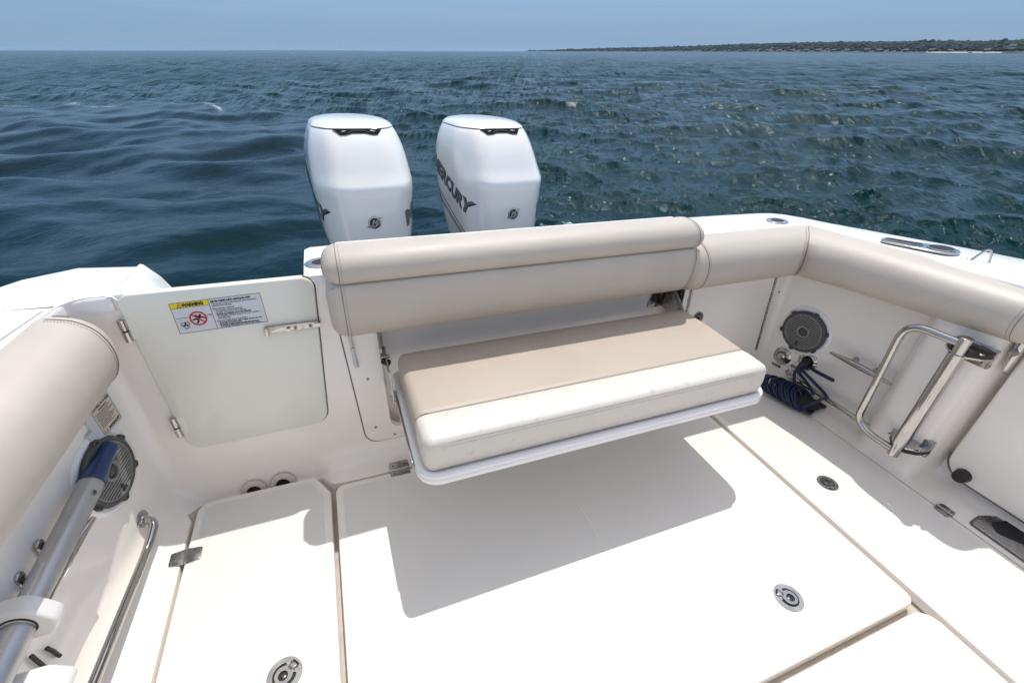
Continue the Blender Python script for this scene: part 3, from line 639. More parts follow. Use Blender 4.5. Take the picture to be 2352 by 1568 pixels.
l1 = at(655, 1550, 2, 0); l2 = at(1810, 1373, 2, 0); l3 = at(1900, 1110, 2, 0)
h1 = at(430, 1278, 2, 0)
hatch('narrow white hatch at the lower left with a chrome ring, beside the centre hatch', [(-.661, -.9), (-.181, -.9), (-.181, 1.425), (-.238, 1.528), (-.661, 1.528)], [.02, .02, .03, .04, .05], [(l1.x, l1.y, -.9, .047)],
      [(fr((h1.x - .003, h1.y, .003), (.0, 1, 0), (-1, 0, 0)), .062, .048)])
h2 = at(920, 1075, 2, 0)
hatch('large centre hatch under the seat shadow, the biggest white lid of the cockpit floor', [(-.163, .305), (1.658, .305), (1.658, 1.450), (-.163, 1.450)], [.0, .035, .04, .04], [(l2.x, l2.y, .75, .047)], [], top=.0015)
h3 = at(2176, 1176, 2, 0)
hatch('long narrow white hatch along the right side with a chrome ring near the step plate', [(1.682, -1.3), (2.170, -1.3), (2.170, 1.30), (2.10, 1.40), (1.682, 1.450)], [.02, .02, .05, .09, .05], [(l3.x, l3.y, 2.6, .042)],
      [(fr((2.176, h3.y + .01, .003), (0, -1, 0), (1, 0, 0)), .062, .030)])
hatch('plain white hatch in the lower right corner, in front of the big centre hatch', [(-.163, -1.3), (1.660, -1.3), (1.660, .284), (-.163, .284)], [.02, .02, .06, .02], [], [])
# centre hatch hinge on the step of the transom
t = thing('butt_hinge', 'square steel hinge with seven screws at the foot of the transom, left of the seat', 'hinge', (h2.x, 1.455, .01))
p0 = Vector((at(920, 1085, 2, .004).x, 1.452, .006)); hinge(t, fr(p0, (1, 0, .0), (0, 1, .18)), .085, .040, .92, 'leaf')
# slight ridge down the middle of the centre hatch
b = MB(); b.tube([(.748, .36, .0016), (.748, 1.05, .0016)], .0022, 6); o = b.build('centre_ridge', 'gel', [x for x in COL.objects if x.name.startswith('deck_hatch')][1])
# ================================================================ CUSHIONS
def stitch(parent, pts, step=.007, ln=.0042, r=.0007, lift=0):
    P = [Vector(p) for p in pts]; b = MB(); acc = 0; i = 0; seg = []
    tot = [0]
    for a, c in zip(P, P[1:]): tot.append(tot[-1] + (c - a).length)
    def pos(s):
        for k in range(len(tot) - 1):
            if s <= tot[k + 1]: return P[k].lerp(P[k + 1], (s - tot[k]) / max(1e-9, tot[k + 1] - tot[k]))
        return P[-1]
    s = 0
    while s + ln < tot[-1]:
        b.tube([pos(s), pos(s + ln)], r, 4); s += step
    o = b.build('stitching', 'thread', parent); o['kind'] = 'stuff'; return o
def piping(parent, pts, r=.0016, m='seam', nm='seam'):
    if m == 'seam' and nm == 'seam': m = 'vseam'; r *= .62
    return MB().tube(pts, r, 6).build(nm, m, parent)
BOL = catmull([(0.0, .66), (.05, .648), (.10, .655), (.142, .685), (.163, .735), (.163, .79), (.142, .84), (.10, .874), (.05, .888), (.005, .892), (-.01, .87), (-.01, .70)], 4)
def loft_cushion(parent, name, profile, stations, m='vinyl', r0=0, r1=0, R=.04):
    """stations: functions (n, z) -> point, with arc length s; ends rounded by insetting the profile"""
    prof = profile if area(profile) > 0 else profile[::-1]; rg = []
    for s, f in stations: rg.append((s, f))
    b = MB(); out = []
    S0, S1 = stations[0][0], stations[-1][0]
    def get(s):
        for (a, fa), (c, fc) in zip(stations, stations[1:]):
            if s <= c + 1e-9:
                t = (s - a) / (c - a); return lambda n, z: fa(n, z).lerp(fc(n, z), t)
        return stations[-1][1]
    ss = []
    if r0: ss += [(S0 + R * (1 - math.cos(PI / 2 * k / 6)), R * (1 - math.sin(PI / 2 * k / 6))) for k in range(7)]
    else: ss.append((S0, 0))
    inner = [s for s, _ in stations[1:-1] if S0 + (R if r0 else 0) < s < S1 - (R if r1 else 0)]
    N = 10; base = np.linspace(S0 + (R if r0 else 0), S1 - (R if r1 else 0), N)[1:-1].tolist()
    ss += [(s, 0) for s in sorted(set(inner + base))]
    if r1: ss += [(S1 - R * (1 - math.sin(PI / 2 * k / 6)), R * (1 - math.cos(PI / 2 * k / 6))) for k in range(7)]
    else: ss.append((S1, 0))
    for s, ins in ss:
        f = get(s); out.append([f(n, z) for n, z in offset(prof, ins)])
    b.rings(out); return b.build(name, m, parent, sharp=60)
# coaming bolster along the transom (right of the seat)
t = thing('coaming_bolster', 'short taupe cushion on the transom between the seat backrest and the corner', 'cushion', (1.8, 1.6, .75), 'taupe bolsters round the cockpit coaming')
def zm(z, lo, hi): return lo + (z - .648) / (.892 - .648) * (hi - lo)
lin = lambda x: (lambda n, z: Vector((x, 1.618 - n, zm(z, .635, .866))))
A = [(1.455, lin(1.455)), (2.02, lin(2.02)), (2.27, lambda n, z: Vector((2.272 - n * 1.0, 1.618 - n, zm(z, .635, .866))))]
loft_cushion(t, 'pad', BOL, A, R=.035, r0=1)
fp = [p for p in BOL if p[0] > .0]
fp = sorted(fp, key=lambda p: 0) 
def front(profile, f, lift=.001):      # the visible edge of a profile, bottom to top
    i0 = min(range(len(profile)), key=lambda i: abs(profile[i][0] - .03) + (0 if profile[i][1] < .7 else 9)); i1 = min(range(len(profile)), key=lambda i: abs(profile[i][0] - .02) + (0 if profile[i][1] > .85 else 9))
    out = profile[i0:i1 + 1]
    return [f(n + lift * (1 if n > .05 else 0), z + (lift if z > .85 else 0)) for n, z in out]
piping(t, front(BOL, lambda n, z: Vector((1.522, 1.618 - n, zm(z, .635, .866)))), .0018); stitch(t, front(BOL, lambda n, z: Vector((1.531, 1.617 - n, zm(z, .635, .866)))))
# right side bolster
t = thing('coaming_bolster', 'long taupe cushion along the right gunwale, running forward from the corner', 'cushion', (2.3, 1.1, .75), 'taupe bolsters round the cockpit coaming')
def sideR(y):
    x = 2.272 + .085 * (1.618 - y); q = 1.618 - y
    return lambda n, z: Vector((x - n, y, zm(z, .635 + .075 * q, .866 + .030 * q)))
B = [(0, lambda n, z: Vector((2.272 - n, 1.618 - n, zm(z, .635, .866)))), (.35, sideR(1.27)), (.998, sideR(.62))]
loft_cushion(t, 'pad', BOL, B, R=.05, r1=1)
piping(t, front(BOL, lambda n, z: Vector((2.272 - n, 1.617 - n, zm(z, .635, .866))), .0012), .0022)
stitch(t, front(BOL, lambda n, z: Vector((2.282 - n, 1.599 - n, zm(z, .635, .866) + .001)))); stitch(t, front(BOL, lambda n, z: Vector((2.254 - n, 1.617 - n, zm(z, .635, .866)))))
piping(t, front(BOL, sideR(.672)), .0018); stitch(t, front(BOL, sideR(.684), .0015))
# left side bolster
t = thing('coaming_bolster', 'taupe cushion along the left gunwale, above the left speaker', 'cushion', (-.82, .6, .75), 'taupe bolsters round the cockpit coaming')
def sideL(y):
    x = -.812 - .045 * min(1.0, 1.52 - y); q = 1.55 - y
    return lambda n, z: Vector((x + n * .83, y, zm(z, .610 - .01 * q, .852 - .022 * q)))
Lb = [(0, sideL(-1.5)), (1.5, sideL(0)), (2.4, sideL(.9)), (3.05, sideL(1.55))]
loft_cushion(t, 'pad', BOL, Lb, R=.06, r1=1)
piping(t, front(BOL, sideL(1.49)), .0018); stitch(t, front(BOL, sideL(1.478), .0015))
# ================================================================ FOLD-DOWN SEAT
seat = thing('fold_down_seat', 'fold-down transom bench with tan and cream cushion and wide taupe backrest', 'seat', (.8, 1.6, .4))
LOW = catmull([(1.645, .665), (1.60, .640), (1.545, .640), (1.495, .662), (1.465, .71), (1.455, .77), (1.460, .83), (1.474, .862)], 4, False) + [(1.50, .866), (1.645, .866)]
UPP = [(1.645, .868), (1.50, .868)] + catmull([(1.475, .869), (1.464, .885), (1.462, .91), (1.474, .938), (1.505, .96), (1.55, .970), (1.60, .966), (1.635, .948), (1.65, .91)], 4, False)
def xs(x): return lambda n, z: Vector((x, n, z))
for nm, pf in (('lower_pad', LOW), ('upper_roll', UPP)):
    pf = [(p[0], p[1]) for p in pf]
    o = loft_cushion(seat, nm, pf, [(-.065, xs(-.065)), (1.487, xs(1.487))], R=.055, r0=1, r1=1)
def fr2(pf, x, l=.0012): return [Vector((x, p[0] - l, p[1])) for p in pf]
lowf = [p for p in LOW if p[0] < 1.6 and p[1] < .864]; uppf = [p for p in UPP if p[0] < 1.62 and p[1] > .868]
for x in (-.015, 1.437):
    o = piping(seat, fr2(lowf, x), .0015); piping(seat, fr2(uppf, x), .0015)
    stitch(seat, fr2(lowf, x + (.010 if x < 1 else -.01))); stitch(seat, fr2(uppf, x + (.010 if x < 1 else -.01)))
MB().box(-.01, 1.43, 1.52, 1.66, .66, .95).build('backboard', 'white', seat)
# bench pan: moulded tray with an upturned lip
px0, px1, py0, py1 = .118, 1.508, .962, 1.56
o0 = fillet([(px0, py0), (px1, py0), (px1, py1), (px0, py1)], [.07, .07, .04, .04], 7)
b = MB(); b.rings([[(x, y, .400) for x, y in offset(o0, .008)], [(x, y, .401) for x, y in offset(o0, .002)], [(x, y, .404) for x, y in o0], [(x, y, .420) for x, y in o0], [(x, y, .4215) for x, y in offset(o0, .0015)], [(x, y, .4235) for x, y in offset(o0, .0015)], [(x, y, .425) for x, y in o0], [(x, y, .434) for x, y in o0], [(x, y, .439) for x, y in offset(o0, .003)], [(x, y, .4405) for x, y in offset(o0, .009)], [(x, y, .4385) for x, y in offset(o0, .018)], [(x, y, .434) for x, y in offset(o0, .026)]])
pan = b.build('pan', 'gelw', seat, sharp=60)
# cushion, rear tan panel and front cream roll
YS = 1.118
def cush(x, y, z): return Vector((x, y, z))
cx0, cx1, cy0, cy1 = .140, 1.482, .985, 1.50
def cushion_part(name, m, ya, yb, front_round):
    # cross sections along x of a closed loop in (y, z)
    r = .03; top = .560; bot = .436; rg = []
    def loop(ins):
        a = ya + (ins if front_round else 0); c = yb - (ins if not front_round else 0); tt = top - ins; bb_ = bot + ins
        P = []
        if front_round:
            P += [(c, bb_), (a + .02, bb_)]
            P += [(a + .012 - .012 * math.sin(t), bb_ + .015 - .015 * math.cos(t)) for t in (.5, 1.0, 1.5)]
            P += [(a - .004, bb_ + .05), (a - .002, tt - .030)]
            P += [(a + .026 - .028 * math.cos(t), tt - .024 + .024 * math.sin(t)) for t in (.25, .55, .85, 1.15, 1.45)]
            P += [(a + .06, tt + .001), (a + .10, tt + .002), (c - .02, tt + .0005), (c - .004, tt - .001), (c, tt - .004)]
        else:
            P += [(a, bb_), (a, tt - .004), (a + .004, tt - .001), (a + .02, tt + .0005), ((a + c) / 2, tt + .004), (c - .05, tt + .001)]
            P += [(c - .02 + .02 * math.sin(t), tt - .02 + .02 * math.cos(t)) for t in (.3, .8, 1.3, 1.57)]
            P += [(c, bb_)]
        return P
    R = .032
    for k in range(8):
        t = PI / 2 * k / 7; rg.append([(cx0 + R * (1 - math.cos(t)), y, z) for y, z in loop(R * .9 * (1 - math.sin(t)))])
    for x in np.linspace(cx0 + R, cx1 - R, 12)[1:-1]: rg.append([(x, y, z) for y, z in loop(0)])
    for k in range(8):
        t = PI / 2 * k / 7; rg.append([(cx1 - R * (1 - math.sin(t)), y, z) for y, z in loop(R * .9 * (1 - math.cos(t)))])
    return MB().rings(rg).build(name, m, seat, sharp=70)
cushion_part('tan_cushion_top', 'vinyltop', YS + .001, cy1, False)
cushion_part('cream_cushion_front', 'cream', cy0, YS - .001, True)
E_ = .5445
edge = [Vector((cx0 + .004, YS, E_ - .014)), Vector((cx0 + .008, cy0 + .05, E_ - .011)), Vector((cx0 + .026, cy0 + .012, E_ - .002)), Vector((cx0 + .06, cy0 + .0012, E_))]
edge = edge + [Vector((x, cy0 + .0010, E_)) for x in np.linspace(cx0 + .1, cx1 - .1, 8)] + [Vector((cx1 - .06, cy0 + .0012, E_)), Vector((cx1 - .026, cy0 + .012, E_ - .002)), Vector((cx1 - .008, cy0 + .05, E_ - .011)), Vector((cx1 - .004, YS, E_ - .014))]
mid = edge[3:-3]
piping(seat, mid, .0016)
stitch(seat, [p + Vector((0, .008, .0080)) for p in mid], .0075, .0045, .0008); stitch(seat, [p + Vector((0, -.0028, -.012)) for p in mid], .0075, .0045, .0008)
piping(seat, [(cx0 + .002, YS, .46), (cx0 + .001, YS, .50), (cx0 + .006, YS, .54), (cx0 + .02, YS, .556), (cx0 + .04, YS, .5605)], .0016)
for dx_ in (.004, .011): piping(seat, [(cx0 + .010 + dx_, YS + .01, .5475 + dx_ * .7), (cx0 + .010 + dx_, 1.3, .5485 + dx_ * .7), (cx0 + .010 + dx_, 1.46, .5475 + dx_ * .7)], .0010, 'thread')
# folding arms
def bar(b, a, c, w, th, side):         # flat bar from a to c, width w in the plane normal to side
    a = Vector(a); c = Vector(c); u = (c - a).normalized(); T = fr(a, u, Vector(side).cross(u)); L_ = (c - a).length
    return b.prism(fillet([(-w / 2, -w / 2), (L_ + w / 2, -w / 2), (L_ + w / 2, w / 2), (-w / 2, w / 2)], w * .48, 5), -th / 2, th / 2, T, .0012, 2)
for sx, xw, xp in ((1, .092, .110), (-1, 1.530, 1.515)):
    o = MB(); bar(o, (xw, 1.585, .69), (xw, 1.572, .385), .026, .006, (1, 0, 0)); o = o.build('wall_bracket', 'chrome', seat)
    o2 = MB(); bar(o2, (xw + .008 * sx, 1.60, .69), (xw + .008 * sx, 1.60, .50), .03, .005, (1, 0, 0)); o2.build('wall_bracket', 'steel', seat)
    l_ = MB(); bar(l_, (xw + .013 * sx, 1.575, .535), (xw + .013 * sx, 1.385, .425), .030, .007, (1, 0, 0)); l_ = l_.build('folding_link', 'chrome', seat)
    a_ = MB(); bar(a_, (xw + .022 * sx, 1.42, .430), (xw + .022 * sx, 1.06, .418), .026, .006, (1, 0, 0)); a_ = a_.build('seat_arm', 'chrome', seat)
    for (y, z, xx) in ((1.555, .515, xw + .004 * sx), (1.40, .43, xw + .012 * sx)):
        MB().tube([(xx - .012, y, z), (xx + .024 * sx, y, z)], .0075, 12).build('pivot_bolt', 'steel', seat)
    MB().tube([(xw + .002, 1.55, .50), (xw + .02 * sx, 1.53, .50)], .014, 12).build('spacer', 'black', seat)
b = MB(); b.prism(fillet([(1.40, .49), (1.50, .49), (1.50, .66), (1.44, .66)], .008, 3), 0, .004, fr((0, 1.664, 0), X, Z), .001, 1); bp_ = b.build('back_plate', 'chrome', seat)
for x, z in ((1.425, .515), (1.475, .565)): screw(bp_, (x, 1.658, z), (0, -1, 0), .007)
b = MB(); b.poly([(1.496, 1.655, .64), (1.500, 1.655, .64), (1.505, 1.50, .475), (1.50, 1.50, .475)]); b.rings([[(1.494, 1.655, .66), (1.499, 1.655, .66), (1.499, 1.655, .49), (1.494, 1.655, .49)], [(1.515, 1.50, .50), (1.520, 1.50, .50), (1.520, 1.50, .45), (1.515, 1.50, .45)]]); b.build('gusset', 'steel', seat)
# trim frame round the recess
tf = thing('seat_trim_panel', 'white moulded frame screwed round the recess behind the fold-down seat', 'trim panel', (.8, 1.6, .4))
TW = fr((0, 1.62, 0), X, Vector((0, FL / .85, 1)))          # the leaning transom wall: u along x, v up the wall
_t = Vector((0, FL / .85, 1)).normalized()
def tw(x, z, n=0.0): return Vector((x, 1.62 - FL * (1 - z / .85), z)) - Vector((0, 1, -FL / .85)).normalized() * n
oo = fillet([(-.012, .075), (1.592, .075), (1.592, .80), (-.055, .80)], [.06, .05, .02, .02], 8); ii = fillet([(.095, .135), (1.52, .135), (1.52, .775), (.082, .775)], [.045, .045, .02, .02], 8)
def wallfr(outer, inner, n0, n1):
    b = MB(); R = [[tw(x, z, n) for x, z in o] for o, n in ((outer, n0), (outer, n1 - .003), (offset(outer, .003), n1), (inner, n1), (offset(inner, -.0), n1 - .03))]
    return b.rings(R, cap0=False, cap1=False)
wallfr(oo, ii, -.002, .006).build('frame', 'gel', tf)
piping(tf, [tw(x, z, .0) for x, z in offset(oo, -.003) + [offset(oo, -.003)[0]]], .0026, 'seam', 'joint')
for x, z in ((.028, .40), (.03, .155), (.105, .098), (.62, .10), (1.1, .10), (1.56, .20), (1.562, .5)): screw(tf, tw(x, z, .006), (0, -1, 0), .0062)
# clear hook and its strap left of the seat
t = thing('plastic_retainer', 'small clear plastic clip hanging under the left end of the backrest', 'clip', (-.02, 1.6, .62))
c = at(810, 800, 1, 1.605)
b = MB(); b.tube([(c.x - .004, 1.592, c.z + .07), (c.x - .001, 1.588, c.z + .02), (c.x, 1.59, c.z - .02), (c.x + .003, 1.592, c.z - .055)], [.008, .0065, .007, .009], 8); b.build('strap', 'clear', t)
MB().tube([(c.x + .002, 1.59, c.z - .05), (c.x + .004, 1.586, c.z - .075)], .0095, 10).build('tip', 'clear', t)
MB().lathe([(.008, 0), (.006, .004)], fr((c.x - .001, 1.584, c.z + .01), X, Z), 10).build('rivet', 'steel', t)
# locker door on the right of the transom
t = thing('locker_door', 'flush white locker door in the transom right of the seat', 'locker door', (1.9, 1.6, .4))
lo = fillet([(1.612, .10), (2.172, .10), (2.150, .80), (1.612, .80)], .006, 3)
b = MB(); b.rings([[tw(x, z, n) for x, z in o] for o, n in ((lo, -.001), (lo, .004), (offset(lo, .002), .006))], cap0=False); b.build('panel', 'gel', t)
lh = at(1600, 728, 1, 1.60); T = fr(tw(lh.x, lh.z, .0065), X, Vector((0, FL / .85, 1))); latch(t, 0, 0, 0, .034, T @ Matrix.Rotation(-2.2, 4, 'Z'), 'pull_ring')
b = MB(); b.tube([tw(2.180, .15, .006), tw(2.160, .70, .006)], .0055, 10); b.build('piano_hinge', 'steel', t)
b = MB()
for k in range(40):
    z = .15 + .55 * k / 40; p = tw(2.180 - .02 * k / 40, z, .006); b.tube([p, p + Z * .004], .0062, 8)
b.build('hinge_knuckles', 'dark', t)['kind'] = 'stuff'
piping(t, [tw(1.604, .09, .001), tw(1.604, .80, .001)], .0028, 'seam', 'joint')
piping(t, [tw(2.236, .06, .0015), tw(2.244, .45, .0015), tw(2.252, .80, .0015)], .0022, 'seam', 'joint')
screw(t, tw(2.225, .50, .001), (0, -1, 0), .006)
# ================================================================ TRANSOM DOOR
dr = thing('transom_door', 'pale green-white transom door on two steel hinges, left of the bench seat', 'door', (-.4, 1.6, .2))
def dpt(x, z, n=0.0): return tw(x, z, .012 + n)
def dpx(px, py): # photo spot on the door face
    d = ray(px, py); c0 = Vector((0, 0, CAMH)); nn = Vector((0, 1, -FL / .85)).normalized(); p0 = dpt(0, 0)
    return c0 + d * ((p0 - c0).dot(nn) / d.dot(nn))
P = [dpx(437, 1034), dpx(754, 968), dpx(719, 636), dpx(259, 681)]
do = fillet([(p.x, p.z) for p in P], [.05, .055, .04, .035], 8)
b = MB(); b.rings([[dpt(x, z, n) for x, z in o] for o, n in ((do, -.030), (do, -.004), (offset(do, .002), -.001), (offset(do, .004), 0))]); b.build('panel', 'door', dr, sharp=60)
_dn = [p for p in offset(do, -.003)]
_i = [i for i, p in enumerate(_dn)]
piping(dr, [dpt(x, z, -.013) for x, z in _dn[5:26]], .0026, 'seam', 'seal')
def barrel_hinge(pa, pb):
    a, c = dpx(*pa), dpx(*pb); nn = Vector((0, -1, .05)); a += nn * .004; c += nn * .004
    h = MB(); h.tube([a, a + (c - a) * .02, a + (c - a) * .46, a + (c - a) * .47], [.009, .0115, .0115, .010], 16); h = h.build('hinge', 'chrome', dr)
    MB().tube([a + (c - a) * .53, a + (c - a) * .54, a + (c - a) * .98, c], [.010, .0115, .0115, .009], 16).build('lower_barrel', 'chrome', h)
    MB().tube([a + (c - a) * .46, a + (c - a) * .54], .0095, 12).build('bushing', 'black', h)
    MB().rings([[dpt(a.x + .004, a.z + .003, -.004), dpt(a.x + .034, a.z - .01, -.004), dpt(c.x + .03, c.z + .01, -.004), dpt(c.x + .004, c.z, -.004)], [dpt(a.x + .004, a.z + .003, .0012), dpt(a.x + .034, a.z - .01, .0012), dpt(c.x + .03, c.z + .01, .0012), dpt(c.x + .004, c.z, .0012)]][0:2]).build('leaf', 'door', h)
barrel_hinge((277, 733), (300, 783)); barrel_hinge((396, 958), (416, 1000))
# sliding bolt on the door
la, lb = dpx(612, 751), dpx(731, 736); u = (lb - la).normalized(); T = fr(la, u, Vector((0, FL / .85, 1)))
Lb_ = (lb - la).length
b = MB(); b.prism(fillet([(.045, -.026), (Lb_, -.026), (Lb_, .004), (.045, .004)], .003, 3), 0, .004, T, .001, 2); bo = b.build('bolt_plate', 'steel', dr)
b = MB(); b.box(.0, Lb_ + .006, -.022, .0, .004, .009, T, .0015); b.box(.0, Lb_, .001, .005, 0, .018, T, .001); b.build('slide', 'chrome', bo)
b = MB(); b.box(-.006, .004, -.03, .004, .002, .024, T, .002); b.build('pull', 'chrome', bo)
MB().tube([T @ Vector((.068, -.012, .005)), T @ Vector((.068, -.012, .024))], .0065, 14).build('knob', 'chrome', bo)
for ux in (.092, Lb_ - .028): screw(bo, T @ Vector((ux, -.012, .009)), (0, -1, 0.05), .0068)
# ---------------- warning label on the door
wl = thing('warning_label', 'white and yellow WARNING sticker with a red prohibition sign on the transom door', 'label', dpx(500, 720))
c4 = [dpx(414, 766.6), dpx(614.5, 738), dpx(598, 674.5), dpx(385, 695)]
lo_ = c4[0]; uu = (c4[1] - c4[0]); vv = (c4[3] - c4[0]); LW = (uu.length + (c4[2] - c4[3]).length) / 2; LH = (vv.length + (c4[2] - c4[1]).length) / 2
T = fr(lo_ + Vector((0, -1, 0)) * .0006, uu, vv)
def rect(b, x0, x1, y0, y1, z0=0, z1=.0004): return b.box(x0, x1, y0, y1, z0, z1, T)
b = MB(); rect(b, 0, LW, 0, LH); b.build('sheet', 'label', wl, flat=True)
Ws = LW * .415
b = MB(); rect(b, 0, Ws, LH * .82, LH, .0004, .0007); b.build('yellow_band', 'yellow', wl, flat=True)
b = MB(); e = .0011
for q in ((0, LW, 0, e), (0, LW, LH - e, LH), (0, e, 0, LH), (LW - e, LW, 0, LH), (Ws - e / 2, Ws + e / 2, 0, LH), (0, Ws, LH * .82 - e / 2, LH * .82 + e / 2)): rect(b, q[0], q[1], q[2], q[3], .0004, .0010)
b.build('border', 'ink', wl, flat=True)
def txt(parent, s, x, y, size, bold=0, m='ink', sx=1.0, nm='lettering', TT=None, shear=0):
    TT = TT or T
    return text_bm(s, size, TT @ Matrix.Translation((x, y, .0011)), bold, shear, .0002, 'LEFT', sx).build(nm, m, parent, flat=True)
txt(wl, 'WARNING', Ws * .30, LH * .855, LH * .145, .0009 * LH / .1, sx=.80)
tri = [(Ws * .17, LH * .84), (Ws * .29, LH * .84), (Ws * .23, LH * .975)]
b = MB(); b.frame([(x, y) for x, y in tri], offset(tri, LH * .013), .0008, .0012, T); b.box(Ws * .226, Ws * .234, LH * .875, LH * .93, .0008, .0012, T); b.box(Ws * .226, Ws * .234, LH * .855, LH * .866, .0008, .0012, T); b.build('triangle', 'ink', wl, flat=True)
def disc(b, cx, cy, r, z0, z1, n=28): return b.prism([(cx + r * math.cos(2 * PI * k / n), cy + r * math.sin(2 * PI * k / n)) for k in range(n)], z0, z1, T)
def ring_(b, cx, cy, ro, ri, z0, z1, n=36): return b.frame([(cx + ro * math.cos(2 * PI * k / n), cy + ro * math.sin(2 * PI * k / n)) for k in range(n)], [(cx + ri * math.cos(2 * PI * k / n), cy + ri * math.sin(2 * PI * k / n)) for k in range(n)], z0, z1, T)
cx_, cy_, rr_ = Ws * .60, LH * .43, LH * .235
b = MB(); disc(b, cx_ + rr_ * .28, cy_ + rr_ * .42, rr_ * .15, .0006, .0010)
def limb(b, pts, w=.1):
    for (x0, y0), (x1, y1) in zip(pts, pts[1:]):
        a = Vector((cx_ + x0 * rr_, cy_ + y0 * rr_)); c = Vector((cx_ + x1 * rr_, cy_ + y1 * rr_)); d = (c - a).normalized(); nrm = Vector((-d.y, d.x)) * w * rr_; a -= d * w * rr_ * .5; c += d * w * rr_ * .5
        b.prism([tuple(a - nrm), tuple(c - nrm), tuple(c + nrm), tuple(a + nrm)], .0006, .0010, T)
limb(b, [(.22, .22), (-.12, -.12)], .17); limb(b, [(.2, .2), (-.1, .3), (-.2, .52)]); limb(b, [(.2, .2), (.5, .1), (.75, -.02)]); limb(b, [(-.12, -.12), (-.4, -.05), (-.62, -.15)], .1); limb(b, [(-.12, -.12), (-.05, -.42), (-.28, -.62)], .1)
b.build('swimmer_figure', 'ink', wl, flat=True)
b = MB(); ring_(b, cx_, cy_, rr_, rr_ * .80, .0009, .0014); limb_ = (Vector((cx_ - rr_ * .62, cy_ + rr_ * .62)), Vector((cx_ + rr_ * .62, cy_ - rr_ * .62)))
d = (limb_[1] - limb_[0]).normalized(); nrm = Vector((-d.y, d.x)) * rr_ * .085; b.prism([tuple(limb_[0] - nrm), tuple(limb_[1] - nrm), tuple(limb_[1] + nrm), tuple(limb_[0] + nrm)], .0010, .0015, T); b.build('prohibition_sign', 'red', wl, flat=True)
b = MB()
for x0, x1 in ((.05, .34), (.84, .98)):
    pts = [T @ Vector((Ws * (x0 + (x1 - x0) * k / 16), LH * (.50 + .014 * math.sin(k * 1.6)), .0008)) for k in range(17)]; b.tube(pts, .0006, 5)
b.build('waterline', 'ink', wl)
b = MB(); pc = (Ws * .23, LH * .27)
for k in range(3):
    a = PI / 2 + 2 * PI * k / 3; disc(b, pc[0] + LH * .045 * math.cos(a), pc[1] + LH * .045 * math.sin(a), LH * .032, .0006, .0010, 14)
disc(b, pc[0], pc[1], LH * .02, .0006, .0012, 12); ring_(b, pc[0], pc[1], LH * .098, LH * .088, .0006, .0010); 
for k in range(3):
    a = 2 * PI * k / 3; b.tube([T @ Vector((pc[0] + LH * .125 * math.cos(a + q * .25), pc[1] + LH * .125 * math.sin(a + q * .25), .0008)) for q in range(6)], .0007, 5)
b.build('propeller_symbol', 'ink', wl, flat=True)
x0 = Ws + LW * .018; fs = LH * .079
lines = [('Ask the Captain before entering the water', 1.15, .0005, .885), ('This boat has a feature called Skyhook, which automatically', 1, 0, .805), ('holds the boat in position.', 1, 0, .740), ('When Skyhook is activated:', 1, 0, .640), ('  \u2022 the propellers rotate automatically;', 1, 0, .575), ('  \u2022 propeller rotation may not be obvious;', 1, 0, .510), ('  \u2022 the boat may suddenly move in any direction;', 1, .0003, .445), ('  \u2022 the propellers can injure people in the water anywhere', 1, 0, .380), ('    around the boat.', 1, 0, .315),
         ('Unless the Captain gives you permission:', 1, 0, .235), ('  \u2022 do not go in the water, wind or water current can move', 1, .0002, .175), ('    swimmers into the propellers.', 1, 0, .125), ('  \u2022 do not sit or stand where you might fall overboard,', 1, .0003, .075), ('    you may lose your balance if the boat moves suddenly.', 1, 0, .025)]
acc = [text_bm(s_, fs * k_, T @ Matrix.Translation((x0, LH * y_, .0009)), bd, 0, .0002, 'LEFT', .70 if k_ > 1.1 else .655) for s_, k_, bd, y_ in lines]
join(*acc).build('lettering', 'ink', wl, flat=True)
# ================================================================ OUTBOARD MOTORS
def section(hw, y0, y1, cf, cb, n=9, fw=None):
    """plan outline of the cowl: y0 front, y1 back; fw half width of the flat front, cf corner radius"""
    fw = fw or hw * .7
    pts = [(-fw, y0), (fw, y0), (hw, y0 + (hw - fw) * 1.5 + .02), (hw, y1 - .16), (hw * .62, y1), (-hw * .62, y1), (-hw, y1 - .16), (-hw, y0 + (hw - fw) * 1.5 + .02)]
    pts = fillet(pts, [cf, cf, .12, .2, cb, cb, .2, .12], n)
    P = [Vector(p) for p in pts]; m = len(P); per = [0.0]
    for k in range(m): per.append(per[-1] + (P[(k + 1) % m] - P[k]).length)
    out = []; N_ = 96; j = 0
    for k in range(N_):                # even spacing, then a little smoothing
        t = per[-1] * k / N_
        while per[j + 1] < t: j += 1
        out.append(P[j].lerp(P[(j + 1) % m], (t - per[j]) / max(1e-9, per[j + 1] - per[j])))
    for _ in range(5): out = [(out[k - 1] + out[k] * 2 + out[(k + 1) % N_]) / 4 for k in range(N_)]
    return [tuple(v) for v in out]
